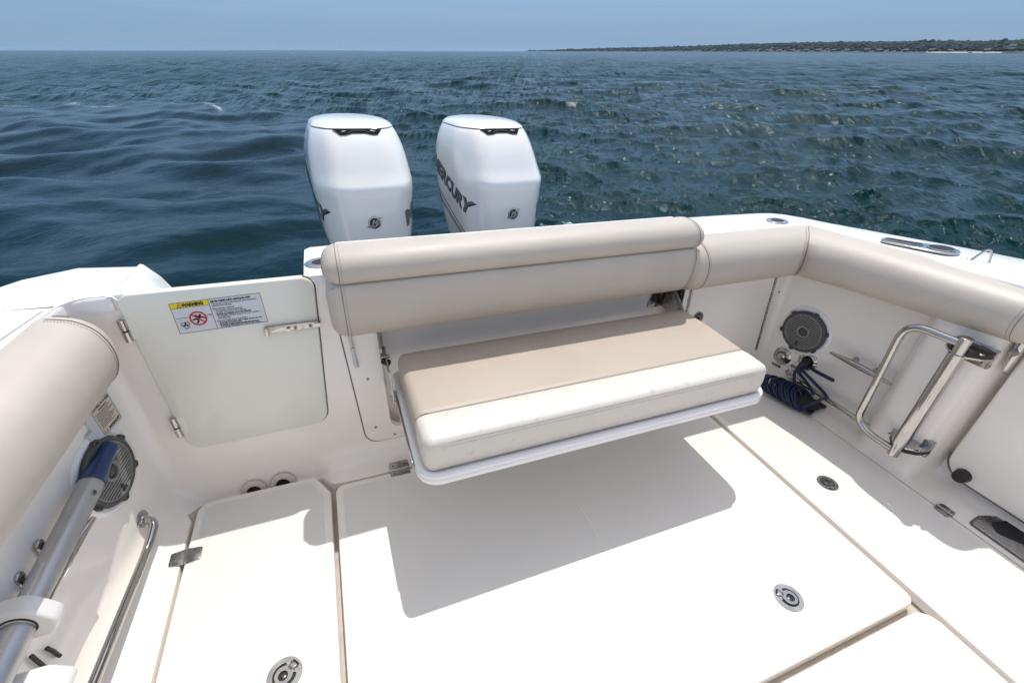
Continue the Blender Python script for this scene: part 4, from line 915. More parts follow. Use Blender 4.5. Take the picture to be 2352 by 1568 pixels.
SEC = [  # z, half width, front y, back y, front flat half width, front corner radius
    (.20, .11, .16, .42, .07, .050), (.34, .14, .10, .50, .10, .065), (.44, .165, .06, .58, .12, .065), (.53, .188, .032, .63, .135, .080), (.62, .208, .018, .67, .145, .080), (.74, .228, .006, .70, .152, .080), (.86, .241, .0, .72, .158, .080), (.94, .246, -.003, .73, .162, .070),
    (.975, .247, -.003, .735, .165, .065), (.992, .247, .008, .737, .166, .060), (1.012, .2465, .026, .738, .164, .060), (1.05, .245, .050, .74, .160, .065), (1.10, .240, .080, .738, .154, .065), (1.15, .229, .116, .732, .148, .065), (1.19, .214, .154, .72, .143, .070), (1.214, .202, .188, .71, .139, .070),
    (1.2185, .197, .197, .708, .135, .06), (1.2215, .197, .197, .708, .135, .06), (1.222, .200, .194, .711, .138, .06), (1.231, .194, .206, .70, .13, .07), (1.241, .180, .230, .68, .115, .07), (1.249, .15, .27, .64, .09, .07), (1.254, .095, .33, .58, .055, .080)]
motors = []
def make_motor():
    T0 = Matrix.Identity(4)
    t = thing('outboard_motor', 'x', 'outboard motor', (0, 0, 0), 'white outboard motors behind the transom')
    low = [s for s in SEC if s[0] <= 1.2186]; lid = [s for s in SEC if s[0] >= 1.2216]
    def rg(S): return [[(x, y, z) for x, y in section(hw, y0, y1, cf, .12, fw=fw)] for z, hw, y0, y1, fw, cf in S]
    b = MB(); b.rings(rg(low)); cowl = b.build('cowl', 'engine', t, sharp=70)
    me = cowl.data; bv = BVHTree.FromPolygons([v.co.copy() for v in me.vertices], [tuple(p.vertices) for p in me.polygons])
    b = MB(); b.rings(rg([s for s in SEC if 1.2184 < s[0] < 1.2218])); b.build('lid_gap', 'black', t)
    b = MB(); b.rings(rg(lid)); b.build('lid', 'engine', t, sharp=70)
    # grip slot across the front of the lid joint
    def fpt(u, v, n=0): return Vector((u, .197 - max(0, 1.2205 - v) * 1.5 - n, v))
    k = [(-.115, 1.222), (-.088, 1.198), (-.06, 1.198), (-.03, 1.204), (.03, 1.204), (.06, 1.198), (.088, 1.198), (.115, 1.222)]
    b = MB(); b.rings([[fpt(u, v, -.02) for u, v in k], [fpt(u, v, .006) for u, v in k]]); gs = b.build('grip_slot', 'slot', t, flat=True)
    for s_ in (-1, 1):
        q = [(s_ * .062, 1.220), (s_ * .088, 1.220), (s_ * .076, 1.209), (s_ * .056, 1.213)]
        b = MB(); b.rings([[fpt(u, v, .005) for u, v in q], [fpt(u, v, .0075) for u, v in q]]); b.build('grip_lug', 'grille', gs, flat=True)
        MB().lathe([(.005, 0), (.004, .002)], fr(fpt(s_ * .075, 1.214, .0075), X, Z), 10).build('bolt', 'black', gs)
    b = MB(); bow = [fpt(-.05, 1.207, .007), fpt(-.02, 1.214, .007), fpt(.02, 1.214, .007), fpt(.05, 1.207, .007)]; b.tube(bow, .0014, 8); b.build('handle_rim', 'dark', gs)
    # side lettering draped on the cowl
    def drape(bmx, side):
        for v in bmx.bm.verts:
            hit = bv.ray_cast(Vector((side * .6, v.co.y, v.co.z)), Vector((-side, 0, 0)))
            lift = .0008 + max(0, v.co.x)
            if hit[0] is not None: v.co = hit[0] + hit[1] * lift
        bmesh.ops.triangulate(bmx.bm, faces=bmx.bm.faces)
        return bmx
    for side in (-1, 1):
        # u runs from stern to bow on the left side, bow to stern on the right
        d = Vector((0, -side * -1.0, 0))
        ya, yb, za, zb = (.60, .035, .985, .775) if side < 0 else (.035, .60, .775, .985)
        u = Vector((0, yb - ya, zb - za)).normalized(); T = fr((0, ya, za), u, Z)
        for nm, mt, sz, bd, lf, off in (('letter_shadow', 'decald', .108, .0066, .0002, (.003, -.004)), ('lettering', 'decal', .108, .0034, .0012, (0, 0))):
            bmx = text_bm('MERCURY', sz, ID, bd, .16, 0, 'LEFT', 1.0)
            bmesh.ops.triangulate(bmx.bm, faces=bmx.bm.faces); bmesh.ops.subdivide_edges(bmx.bm, edges=[e for e in bmx.bm.edges if e.calc_length() > .03], cuts=1)
            for v in bmx.bm.verts:
                pl = T @ Vector((v.co.x * 1.06 + off[0], v.co.y + off[1], 0)); v.co = Vector((lf, pl.y, pl.z))
            drape(bmx, side).build(nm, mt, t)
        # pin stripes below it
        for dz, y_a, y_b in ((-.13, .60, .10), (-.165, .60, .02), (-.185, .58, .20)):
            pts = []
            for k in range(26):
                yy = y_a + (y_b - y_a) * k / 25; zz = .875 + dz + (yy - .3) * .48 - .03 * (yy - .3) ** 2
                hit = bv.ray_cast(Vector((side * .6, yy, zz)), Vector((-side, 0, 0)))
                if hit[0] is not None: pts.append(hit[0] + hit[1] * .0008)
            if len(pts) > 2: MB().tube(pts, .0022, 5).build('pin_stripe', 'decald', t)
    # round badge on the front
    c = Vector((.0, .0, .815)); hit = bv.ray_cast(Vector((.0, -.3, .815)), Vector((0, 1, 0))); nrm = hit[1]; T = fr(hit[0] + nrm * .0008, X, Z)
    if (T.to_3x3() @ Z).dot(nrm) < 0: pass
    R_ = .031
    def circ(r, n=36, cx=0, cy=0): return [(cx + r * math.cos(2 * PI * k / n), cy + r * math.sin(2 * PI * k / n)) for k in range(n)]
    bd = MB(); bd.prism(circ(R_), 0, .0012, T); bd = bd.build('badge', 'decald', t)
    b = MB(); b.frame(circ(R_ * .96), circ(R_ * .80), .0012, .0022, T); b.build('badge_ring', 'chrome', bd)
    b = text_bm('M', .036, T @ Matrix.Translation((-.0155, -.012, .0016)), .0014, .30, .0004, 'LEFT', 1.0); b.build('badge_letter', 'steel', bd, flat=True)
    b = MB(); b.prism([(-.042, -.018), (-.020, -.0125), (.002, -.016), (.022, .0), (.034, .010), (.020, -.008), (.004, -.021), (-.018, -.020), (-.030, -.024)], .0018, .0030, T); b.prism([(.010, .026), (.040, .024), (.024, .014), (.030, .021)], .0018, .003, T); b.build('badge_wave', 'steel', bd, flat=True)
    # swivel bracket, mid section and gearcase down to the water
    b = MB(); b.rings([[(x * w, y + yo, z) for x, y in fillet([(-1, -.14), (1, -.14), (1, .16), (-1, .16)], .05, 4)] for z, w, yo in ((.25, .09, .30), (-.2, .075, .32), (-.55, .06, .34), (-.95, .045, .34))]); b.build('midsection', 'engine', t)
    b = MB(); b.box(-.13, .13, -.16, .12, -.05, .30, ID, .02); b.build('mounting_bracket', 'engine', t)
    b = MB(); b.rings([[(r_ * math.cos(a), y, -1.05 + r_ * math.sin(a)) for a in [2 * PI * q / 14 for q in range(14)]] for y, r_ in ((.05, .01), (.12, .05), (.3, .075), (.5, .06), (.6, .035))]); b.build('gearcase', 'engine', t)
    return t
def copy_tree(o, parent=None):
    c = o.copy(); COL.objects.link(c); c.parent = parent
    if parent is None: BOAT.append(c)
    for ch in list(o.children): copy_tree(ch, c)
    return c
m1 = make_motor(); m2 = copy_tree(m1)
m1['label'] = 'white outboard motor, the left of the pair beyond the transom'
m2['label'] = 'white outboard motor on the right, its whole grey side lettering in view'
m1.location = (.185, 2.335, -.005); m1.rotation_euler = (0, 0, math.radians(4.5))
m2.location = (.925, 2.335, -.005); m2.rotation_euler = (0, 0, math.radians(6.5))
# ================================================================ FITTINGS
# ---- loudspeakers
def speaker(T, label, side, seg_spin):
    c = T.translation; t = thing('loudspeaker', label, 'loudspeaker', c, 'cockpit loudspeakers')
    S = T @ Matrix.Rotation(seg_spin, 4, 'Z')
    def circ(r, n=48): return [(r * math.cos(2 * PI * k / n), r * math.sin(2 * PI * k / n)) for k in range(n)]
    MB().lathe([(.139, -.004), (.138, .002), (.133, .006), (.124, .0075), (.118, .004), (.112, .003)], S, 48).build('mounting_ring', 'gelw', t)
    b = MB(); b.lathe([(.113, .001), (.114, .010), (.110, .017), (.102, .021), (.096, .0195), (.0955, .012)], S, 48, close=False); f = b.build('frame', 'dark', t, sharp=50)
    MB().lathe([(.0965, .0085), (.05, .0080), (.001, .0078)], S, 40, close=False).build('backing', 'hole', t)
    b = MB(); b.lathe([(.0965, .012), (.0965, .0180), (.0905, .0188), (.0895, .012)], S, 48, close=False); b.lathe([(.0335, .010), (.0335, .0195), (.030, .0205), (.0245, .0195), (.024, .012)], S, 32, close=False); b.build('grille_ring', 'grille', t)
    # slats
    n = 17; pitch = .1788 / n
    for k in range(n):
        v = -.0894 + pitch * (k + .5); w_ = math.sqrt(max(0, .0905 ** 2 - v * v)); segs = [(-w_, w_)]
        if abs(v) < .033: q = math.sqrt(.033 ** 2 - v * v); segs = [(-w_, -q), (q, w_)]
        for a_, c_ in segs: MB().box(a_, c_, v - pitch * .26, v + pitch * .26, .010, .0175, S).build('slat', 'grille', t, flat=True)
    b = MB(); b.lathe([(.024, .010), (.021, .0135), (.012, .0165), (.001, .0175)], S, 24, close=False)
    d = b.build('dome', 'dark', t)
    b = MB()
    for i in range(-4, 5):
        for j in range(-4, 5):
            x, y = i * .0047 + (j % 2) * .0023, j * .0042
            if x * x + y * y < .019 ** 2: b.lathe([(.0013, .0), (.0008, .0012)], S @ Matrix.Translation((x, y, .0172 - (x * x + y * y) * 14)), 5)
    b.build('dome_mesh', 'steel', d)['kind'] = 'stuff'
    # six screw lugs
    for k in range(6):
        a = PI / 3 * k + .35; R2 = S @ Matrix.Rotation(a, 4, 'Z')
        o = fillet([(.104, -.017), (.121, -.010), (.123, -.004), (.123, .004), (.121, .010), (.104, .017)], .003, 2)
        MB().prism(o, .001, .0185, R2, .002, 2).build('screw_lug', 'dark', t)
        MB().lathe([(.0048, .012), (.0046, .0192), (.002, .0185)], R2 @ Matrix.Translation((.114, 0, 0)), 10).build('screw', 'black', t)
    b = text_bm('JL', .026, S @ Matrix.Translation((-.012, -.080, .0178)), .0012, .0, .0006); b.build('maker_mark', 'black', t, flat=True)
    b = text_bm('AUDIO', .0075, S @ Matrix.Translation((-.013, -.089, .0178)), .0003, .0, .0006); b.build('maker_mark', 'black', t, flat=True)
    return t
def wallT_right(y, z, spin=0):
    p = Vector((wall_right(z, y), y, z)); u = Vector((wall_right(z, y - .05) - wall_right(z, y), -.05, 0)); v = Vector((wall_right(z + .1, y) - wall_right(z, y), 0, .1)); return fr(p, u, v)
def wallT_left(y, z):
    p = Vector((wall_left(z, y), y, z)); u = Vector((wall_left(z, y + .05) - wall_left(z, y), .05, 0)); v = Vector((wall_left(z + .1, y) - wall_left(z, y), 0, .1)); return fr(p, u, v)
def wall_px(px, py, side):             # a spot of the side wall seen at that place of the photo
    z, y = .4, 1.2
    for _ in range(12):
        x = wall_right(z, y) if side > 0 else wall_left(z, y); p = at(px, py, 0, x); z, y = p.z, p.y
    return p
p = wall_px(1848, 761, 1); speaker(wallT_right(p.y, p.z), 'round dark loudspeaker on the right wall above the chrome inlets', 1, -.05)
p = wall_px(244, 1083, -1); speaker(wallT_left(p.y, p.z), 'round dark loudspeaker on the left wall behind the blue end of the pole', -1, .1)
# ---- shore power plate, left wall
t = thing('shore_power_plate', 'pale grey shore power box with a cream warning label below the left cushion', 'electrical box', wall_px(232, 950, -1))
p = wall_px(236, 950, -1); T = wallT_left(p.y, p.z); T.translation += (T.to_3x3() @ Vector((-.002, -.004, 0)))
o = fillet([(-.075, -.055), (.052, -.055), (.052, .080), (-.075, .080)], .006, 3)
MB().prism(o, -.003, .012, T, .006, 3).build('box', 'greyw', t)
MB().box(-.100, -.074, -.05, .00, -.003, .012, T, .006).build('side_lug', 'greyw', t)
b = MB(); o = fillet([(-.050, -.046), (.043, -.046), (.043, .058), (-.050, .058)], .006, 3); b.prism(o, .0115, .0128, T); sh = b.build('label', 'labelc', t, flat=True)
b = MB(); b.frame(offset(o, .0008), offset(o, .0018), .0126, .0131, T)
r_ = random.Random(3)
acc = [b, text_bm('SHORE POWER', .0128, T @ Matrix.Translation((-.046, .043, .0130)), .0004, 0, .0002), text_bm('WARNING', .0090, T @ Matrix.Translation((-.022, .032, .0130)), .0003, 0, .0002), text_bm('MARINCO', .0120, T @ Matrix.Translation((-.020, -.041, .0130)), .0006, 0, .0002)]
for k in range(11):                    # illegible small print
    v = .026 - k * .0050; x = -.044 + (.004 if k % 2 else 0); e_ = .040 - r_.random() * .03; q = MB()
    while x < e_:
        w_ = .002 + r_.random() * .006; q.box(x, min(x + w_, e_), v, v + .0020, .0128, .0131, T); x += w_ + .0012
    acc.append(q)
q = MB()
for x in (-.046, -.035): tri = [(x, -.040), (x + .009, -.040), (x + .0045, -.032)]; q.frame(tri, offset(tri, .0012), .0128, .0132, T)
q.frame([(.030, -.036), (.038, -.036), (.038, -.030), (.030, -.030)], [(.031, -.035), (.037, -.035), (.037, -.031), (.031, -.031)], .0128, .0132, T); acc.append(q)
join(*acc).build('lettering', 'ink', sh, flat=True)
# ---- cleats
def cleat(c, u, n, L, label):
    """c middle of the bar, u along it, n away from the wall"""
    c = Vector(c); u = Vector(u).normalized(); n = Vector(n).normalized(); up = n.cross(u).normalized()
    t = thing('mooring_cleat', label, 'cleat', c, 'polished cleats on the side walls')
    pts = []; rr = []
    for k in range(17):
        s = -1 + 2 * k / 16; pts.append(c + u * s * L / 2 + n * (.012 * abs(s) ** 2)); rr.append(.0165 * (1 - .62 * abs(s) ** 1.5))
    MB().tube(pts, rr, 14).build('horn', 'chrome', t)
    for s in (-.17, .17):
        q = c + u * s * L
        MB().tube([q - n * .004, q - n * .03, q - n * .062], [.0105, .0115, .017], 14).build('post', 'chrome', t)
        b = MB(); T = fr(q - n * .066, u, up)
        if (T.to_3x3() @ Z).dot(n) < 0: T = fr(q - n * .066, u, -up)
        b.prism(fillet([(-.014, -.016), (.014, -.016), (.014, .042), (-.014, .042)] if (T.to_3x3() @ Y).z > 0 else [(-.014, -.042), (.014, -.042), (.014, .016), (-.014, .016)], .0135, 5), 0, .009, T, .004, 3); f = b.build('foot', 'chrome', t)
        sg = 1 if (T.to_3x3() @ Y).z > 0 else -1
        screw(f, T @ Vector((0, .028 * sg, .009)), n, .0075)
a, c = at(1910, 808, 0, 2.275), at(2050, 882, 0, 2.285); cleat((a + c) / 2, c - a, (-1, -.1, 0), (c - a).length, 'long steel cleat on the right wall behind the gate rail')
a, c = at(204, 1190, 0, -.775), at(84, 1408, 0, -.795); cleat((a + c) / 2, c - a, (1, -.1, 0), (c - a).length, 'steel cleat on the left wall beside the aluminium pole')
# ---- toe rails
def flange(parent, c, n, r=.031):
    c = Vector(c); n = Vector(n).normalized(); T = fr(c, n.orthogonal(), n.cross(n.orthogonal()))
    f = MB().lathe([(r, -.003), (r, .002), (r * .9, .0045), (r * .55, .006), (r * .48, .012), (r * .4, .014)], T, 24).build('flange', 'chrome', parent)
    for k in range(3): screw(f, T @ Vector((r * .72 * math.cos(2.1 * k + .5), r * .72 * math.sin(2.1 * k + .5), .0035)), n, .0048)
t = thing('toe_rail', 'bright steel toe rail low along the left wall, at the bottom left', 'rail', (-.76, 1.1, .1))
a = wall_px(326, 1192, -1); e0 = at(349, 1235, 0, -.755); e1 = at(215, 1568, 0, -.765); d_ = (e1 - e0).normalized()
nn = Vector((1, -.25, 0)).normalized()
path = smooth_path([a, a + nn * .045 + Vector((0, -.012, 0)), e0 + d_ * .05, e1, e1 + d_ * .6], .05, 8); MB().tube(path, .0135, 18).build('tube', 'chrome', t); flange(t, a, nn)
t = thing('toe_rail', 'steel toe rail low along the right wall, running forward from the coiled hose', 'rail', (2.25, 1.1, .1))
a = at(1812, 858, 0, 2.27); b_ = at(2060, 1024, 0, 2.235)
path = smooth_path([Vector((2.325, 1.40, a.z)), Vector((2.25, 1.385, a.z)), at(1860, 890, 0, 2.25), b_ + Vector((0, .0, 0)), b_ + (b_ - at(1860, 890, 0, 2.25)).normalized() * .03], .03, 6); MB().tube(path, .0125, 16).build('tube', 'chrome', t)
flange(t, (wall_right(a.z, 1.40) - .001, 1.40, a.z), (-1, 0, 0), .028)
# ---- hinged gate on its pole, right
t = thing('hinged_gate_rail', 'polished steel swing rail on a thick vertical pole at the right wall', 'rail', (2.12, .745, .4))
PX, PY = 2.125, .745
zt = at(2222, 785, 0, PX).z; zb = at(2055, 1046, 0, PX).z; zm1, zm2 = zt - .055, zb + .062
MB().tube([(PX, PY, zm2), (PX, PY, zm1)], .0275, 24).build('pole', 'chrome', t)
MB().tube([(PX, PY, zb), (PX, PY, zb + .002), (PX, PY, zm2 + .01)], [.019, .021, .021], 20).build('pole_end', 'chrome', t)
MB().tube([(PX, PY, zm1 - .01), (PX, PY, zt + .012), (PX, PY, zt + .014)], [.021, .021, .018], 20).build('pole_end', 'chrome', t)
g = [Vector((PX, PY, zt - .012)), at(2120, 755, 0, PX), at(2050, 772, 0, PX), at(1970, 985, 0, PX), at(2010, 1015, 0, PX), Vector((PX, PY, zb + .022))]
ua = [Vector((PX, PY, zt - .015)), Vector((PX, .945, zt - .022)), Vector((PX, .930, zb + .055)), Vector((PX, .86, zb + .020)), Vector((PX, PY, zb + .022))]
MB().tube(smooth_path(ua, .085, 10), .0155, 18).build('hoop', 'chrome', t)
for z, nm, top in ((zm1, 'bracket', 1), (zm2, 'bracket', 0)):
    o = fillet([(-.062, .0), (-.075, .045), (-.045, .085), (.045, .085), (.075, .045), (.062, 0), (.03, -.04), (-.03, -.04)], .012, 4)
    T = fr((PX + .04, PY, z - .004), (0, 1, 0), (1, 0, 0))     # n points down
    T = Matrix.Translation((PX + .035, PY, z)) @ Matrix(((0, 1, 0, 0), (1, 0, 0, 0), (0, 0, 1, 0), (0, 0, 0, 1)))
    pl = MB().prism([(x, y) for x, y in o], -.004, .004, T, .001, 2).build(nm, 'chrome', t)
    MB().prism(offset(o[::-1] if area(o) < 0 else o, .004), *( (.004, .026) if top else (-.030, -.004)), T, .008 if top else 0, 2, .008 if not top else 0).build('bracket_pad', 'black', pl)
    b = MB(); b.box(PX + .095, PX + .122, PY - .065, PY + .065, z - .05, z + .03, ID, .006); fb = b.build('wall_foot', 'chrome', pl)
    for s_ in (-1, 1): screw(fb, (PX + .094, PY + s_ * .045, z - .03), (-1, 0, 0), .0085); screw(pl, (PX + .02, PY + s_ * .055, z + (.0262 if top else .004)), (0, 0, 1), .0085)
# ---- side door panel, far right
t = thing('side_door_panel', 'thick cream side door with rounded corner at the right edge of the picture', 'door', (2.38, .3, .3))
TX = fr((2.350, 0, 0), (0, -1, 0), (.0, 0, 1))               # u forward, v up, n inboard
c0, c1, c2 = at(2180, 1050, 0, 2.36), at(2195, 1090, 0, 2.36), at(2352, 1195, 0, 2.36)
o = fillet([(-.648, .055), (.70, .062), (.70, .80), (-.648, .80), (-.648, .60)], [.085, .02, .02, .02, 0], 9)
MB().prism(o, -.03, .016, TX, .014, 4).build('panel', 'gel', t, sharp=50)
piping(t, [TX @ Vector((x, y, -.006)) for x, y in offset(o if area(o) > 0 else o[::-1], -.006)[:24]], .008, 'seam', 'shadow_gap')  # dark tube drawn as the shadow in the gap round the panel
k_ = at(2207, 1087, 0, 2.345); T = fr((2.335, k_.y - .012, k_.z + .006), (0, -1, 0), (0, 0, 1))
b = MB(); b.lathe([(.030, 0), (.029, .012), (.025, .034), (.023, .037)], T, 24); b.lathe([(.017, .0371), (.016, .0374)], T, 20); b.build('rubber_stop', 'black', t)
a, c = at(2360, 772, 0, 2.31), at(2303, 856, 0, 2.31)
b = MB(); b.tube([a + (a - c) * .4, a, a.lerp(c, .5), a.lerp(c, .9), c], [.017, .017, .016, .012, .003], 14); lt = b.build('strap_hinge', 'chrome', t)
MB().tube([a.lerp(c, .42) - Vector((.03, 0, -.0)), a.lerp(c, .42) + Vector((.03, 0, 0))], .013, 12).build('hinge_pin', 'steel', lt)
# ---- step plate
t = thing('step_plate', 'polished steel step plate with a black grip pad in the lower right', 'step plate', (2.3, .3, .01))
so = fillet([(2.205, .437), (2.205, -.35), (2.62, -.35), (2.56, .10), (2.50, .30), (2.40, .405), (2.28, .445)], [.012, 0, 0, .1, .08, .08, .05], 6)
MB().prism(so, .000, .010, ID, .004, 3).build('plate', 'steel', t)
si = fillet([(2.245, .372), (2.285, .30), (2.30, .20), (2.34, .05), (2.45, .0), (2.50, .22), (2.44, .34), (2.36, .392), (2.28, .410)], [.02, .01, .02, .03, .05, .05, .04, .04, .03], 5)
b = MB(); b.prism(si, .0095, .0128, ID, .001, 1); b.build('grip_pad', 'rubber', t)
so2 = offset(so if area(so) > 0 else so[::-1], -.003); MB().tube([(x, y, .003) for x, y in so2 + [so2[0]]], .0028, 6).build('sealant', 'seam', t)
# ---- wash down inlets and their labels
for px_, py_, lab, kind in ((1797, 817, 'round chrome water inlet with a chained cap, the left of the two', 0), (1856, 829, 'round chrome water inlet with a black hose fitting plugged in', 1)):
    p = wall_px(px_, py_, 1); T = wallT_right(p.y, p.z); t = thing('water_inlet', lab, 'water inlet', p, 'chrome water inlets under the right speaker')
    MB().lathe([(.050, -.003), (.050, .002), (.046, .005), (.030, .0075), (.027, .004), (.022, .001)], T, 32).build('flange', 'chrome', t)
    if kind == 0:
        cp = MB().lathe([(.021, .0), (.0215, .016), (.017, .020), (.009, .021), (.008, .026), (.0005, .028)], T, 24).build('cap', 'chrome', t)
        p2 = wall_px(1845, 818, 1) + Vector((-.008, 0, 0)); a = T @ Vector((0, 0, .026)); b = MB(); m_ = 40
        for k in range(m_):
            s = k / (m_ - 1); q = a.lerp(p2, s); q.z -= .062 * 4 * s * (1 - s) + .0; q.x = min(q.x, wall_right(q.z, q.y) - .004)
            b.lathe([(.0002, -.0019), (.0018, 0), (.0002, .0019)], Matrix.Translation(q), 6)
        b.build('chain', 'steel', cp)['kind'] = 'stuff'
    else:
        MB().tube([T @ Vector((0, 0, .002)), T @ Vector((0, -.005, .03)), T @ Vector((.0, -.025, .055)), T @ Vector((0, -.055, .062))], [.021, .021, .019, .016], 16).build('hose_fitting', 'black', t)
    for s_ in (-1, 1): screw(t, T @ Vector((.036 * s_ * .8, .024, .0045)), T.to_3x3() @ Z, .0055)
    lp = Matrix.Translation(T.to_3x3() @ Vector((-.012 if kind == 0 else -.042, -.068, .0))) @ T
    tg = MB().prism(fillet([(-.026, -.007), (.026, -.007), (.026, .007), (-.026, .007)], .003, 3), 0, .0022, lp).build('name_tag', 'black', t)
    b = MB(); r_ = random.Random(px_); x = -.021
    while x < .02: w_ = .0016 + r_.random() * .0022; b.box(x, x + w_, -.003, .003, .0022, .0026, lp); x += w_ + .0015
    b.build('tag_print', 'greyw', tg, flat=True)
# ---- coiled wash-down hose on the sole
t = thing('coiled_hose', 'dark blue coiled hose heaped on the sole right of the seat', 'hose', at(1800, 905, 2, .05))
A_ = at(1768, 872, 2, .07); B_ = at(1850, 912, 2, .07); ax = (B_ - A_); Lh = ax.length; ax.normalize(); sidev = ax.cross(Z).normalized(); pts = []
r_ = random.Random(9); turns = 12; nper = 22; wob = [r_.uniform(-.007, .007) for _ in range(turns + 2)]
for k in range(turns * nper + 1):
    f_ = k / nper; a = 2 * PI * f_; rad = .060 + .016 * math.sin(min(1, f_ / turns) * PI * .6) + wob[int(f_)] * (1 - f_ % 1) + wob[int(f_) + 1] * (f_ % 1)
    c = A_ + ax * (Lh * f_ / turns) * 1.05 + ax * .016 * math.sin(a * .5 + 1); q = c + sidev * math.cos(a) * rad * 1.0 + (Z * .55 - ax * .62) * (math.sin(a) * rad) + Z * (rad * .55 - .060); q.z = max(q.z, .0095); pts.append(q)
MB().tube(pts, .0082, 10).build('coil', 'hose', t)
e_ = pts[-1]
f1 = wall_px(1875, 862, 1) - Vector((.05, 0, 0)); tip = at(1913, 873, 0, 2.20)
p1 = [e_, e_ + Vector((.02, -.02, .03)), at(1868, 905, 0, 2.17), at(1905, 918, 0, 2.17), at(1850, 862, 0, 2.22), at(1848, 850, 0, 2.25)]
MB().tube(catmull([tuple(v) for v in [e_, at(1888, 916, 0, 2.12), at(1900, 912, 0, 2.16), at(1876, 884, 0, 2.19), at(1845, 852, 0, 2.21), at(1846, 845, 0, 2.24), at(1858, 848, 0, 2.25)]], 6, False), .0082, 10).build('tail', 'hose', t)
MB().tube(catmull([tuple(v) for v in [at(1824, 880, 0, 2.20), at(1826, 852, 0, 2.22), at(1838, 860, 0, 2.22), at(1858, 886, 0, 2.20), at(1868, 905, 0, 2.16)]], 6, False), .0082, 10).build('loop', 'hose', t)
MB().tube([at(1866, 848, 0, 2.25), at(1888, 860, 0, 2.235), tip, tip + (tip - at(1888, 860, 0, 2.235)).normalized() * .004], [.0085, .0095, .0095, .006], 12).build('hose_end', 'hose', t)
t = thing('black_nozzle_bag', 'lumpy black bag under the coiled blue hose, against the wall', 'bag', at(1860, 935, 2, 0))
bm_ = bmesh.new(); bmesh.ops.create_icosphere(bm_, subdivisions=4, radius=1)
from mathutils import noise as mn
c = at(1848, 925, 2, .03); d1 = (at(1892, 942, 2, 0) - at(1800, 925, 2, 0)).normalized(); d2 = Z.cross(d1)
for v in bm_.verts:
    n_ = 1 + .22 * mn.noise(v.co * 2.1) + .08 * mn.noise(v.co * 6); x, y, z = v.co * n_
    tp = 1 - .45 * max(0, x); v.co = c + d1 * x * .100 + d2 * y * .055 * tp + Z * (max(-.9, z) * .033 * tp)
b = MB(); b.bm = bm_; b.build('bag_body', 'rubber', t)
# ---- drains under the left hatch edge
for px_, lab in ((585, 'left of two round beige drain fittings behind the narrow hatch'), (651, 'right of two round beige drain fittings behind the narrow hatch')):
    p = at(px_, 1131 - (px_ - 585) * .26, 1, 1.548); T = fr((p.x, 1.550, p.z + .004), X, Vector((0, .35, 1)))
    t = thing('drain_fitting', lab, 'drain', p, 'drains at the foot of the transom door')
    MB().lathe([(.050, -.004), (.050, .004), (.046, .009), (.036, .011), (.0275, .008), (.027, -.001)], T, 32, close=False).build('collar', 'fit', t)
    MB().lathe([(.0272, -.001), (.026, -.0035)], T, 24).build('bore', 'hole', t)
for px_, py_ in ((543, 1138), (687, 1103)):
    p = at(px_, py_, 1, 1.566); b = MB(); b.lathe([(.010, -.01), (.010, .003), (.006, .005), (.004, .002)], fr((p.x, 1.564, p.z), X, Vector((0, .3, 1))), 14); tag(b.build('screw_cap', 'fit'), 'small beige screw cap %s of the two drains' % ('left' if px_ < 600 else 'right'), 'screw cap')
# ---- gunwale hardware
def gz(y): return sheer(y) + .003
rh = at(1785, 508.5, 2, .852)
def rod_holder(c, label, a=0.0):
    t = thing('rod_holder', label, 'rod holder', c, 'flush rod holders in the coaming'); T = Matrix.Translation(c) @ Matrix.Rotation(a, 4, 'Z') @ Matrix.Diagonal((1.22, 1, 1, 1))
    MB().lathe([(.052, -.002), (.052, .002), (.047, .0065), (.036, .0085), (.030, .006), (.0285, -.02)], T, 36, close=False).build('flange', 'chrome', t)
    MB().lathe([(.0295, .003), (.029, .0045)], T, 24).build('bore', 'hole', t)  # flat dark disc above the uncut deck, painted as the shade down the hole
    for s_ in (0.6, 2.7, 4.6): screw(t, T @ Vector((.040 * math.cos(s_), .040 * math.sin(s_), .006)), Z, .005)
rod_holder(Vector((rh.x, rh.y, sheer(rh.y) + .002)), 'oval chrome rod holder set in the white coaming at the right aft corner', .2)
r2 = at(741, 604, 2, .852); rod_holder(Vector((r2.x, r2.y, .852)), 'chrome rod holder half hidden behind the left end of the backrest', .1)
# cup holder plate
a, c = at(2022, 552, 2, .875), at(2205, 584, 2, .893); ctr = (a + c) / 2; u = (c - a); Lp = u.length; 
t = thing('cup_holder', 'blue-grey chrome plate with a tray and a round cup holder on the right gunwale', 'cup holder', ctr)
T = fr(ctr + Z * .0035, u, Z.cross(u))
h_ = Lp / 2; big = .062
def stad(hl0, hl1, r0, r1, n=14):      # egg shaped outline with a narrow and a wide end
    pts = []
    for k in range(n + 1): q = PI / 2 + PI * k / n; pts.append((-hl0 + r0 * math.cos(q), r0 * math.sin(q)))
    for k in range(n + 1): q = -PI / 2 + PI * k / n; pts.append((hl1 + r1 * math.cos(q), r1 * math.sin(q)))
    return pts
o = stad(h_ - .042, h_ - big, .042, big); tray = stad(.125, .0, .022, .022); tray = [(x - .008, y) for x, y in tray]
b = MB(); b.rings([[(x, y, z) for x, y in p] for p, z in ((o, -.002), (o, .003), (offset(o, .004), .006), (offset(o, .012), .0065))], T, cap0=False)
pl = b.build('plate', 'chrome', t)
b = MB(); b.prism([(x, y) for x, y in stad(.062, .035, .020, .020)], .0060, .0085, T @ Matrix.Translation((-.045, 0, 0))); b.build('tray_well', 'hole', pl)  # dark slab on the plate; its colour gives the shade of the tray
b = MB(); to = stad(.062, .035, .025, .025); b.frame(to, offset(to, .005), .0062, .0105, T @ Matrix.Translation((-.045, 0, 0))); b.build('tray_rim', 'chrome', pl)
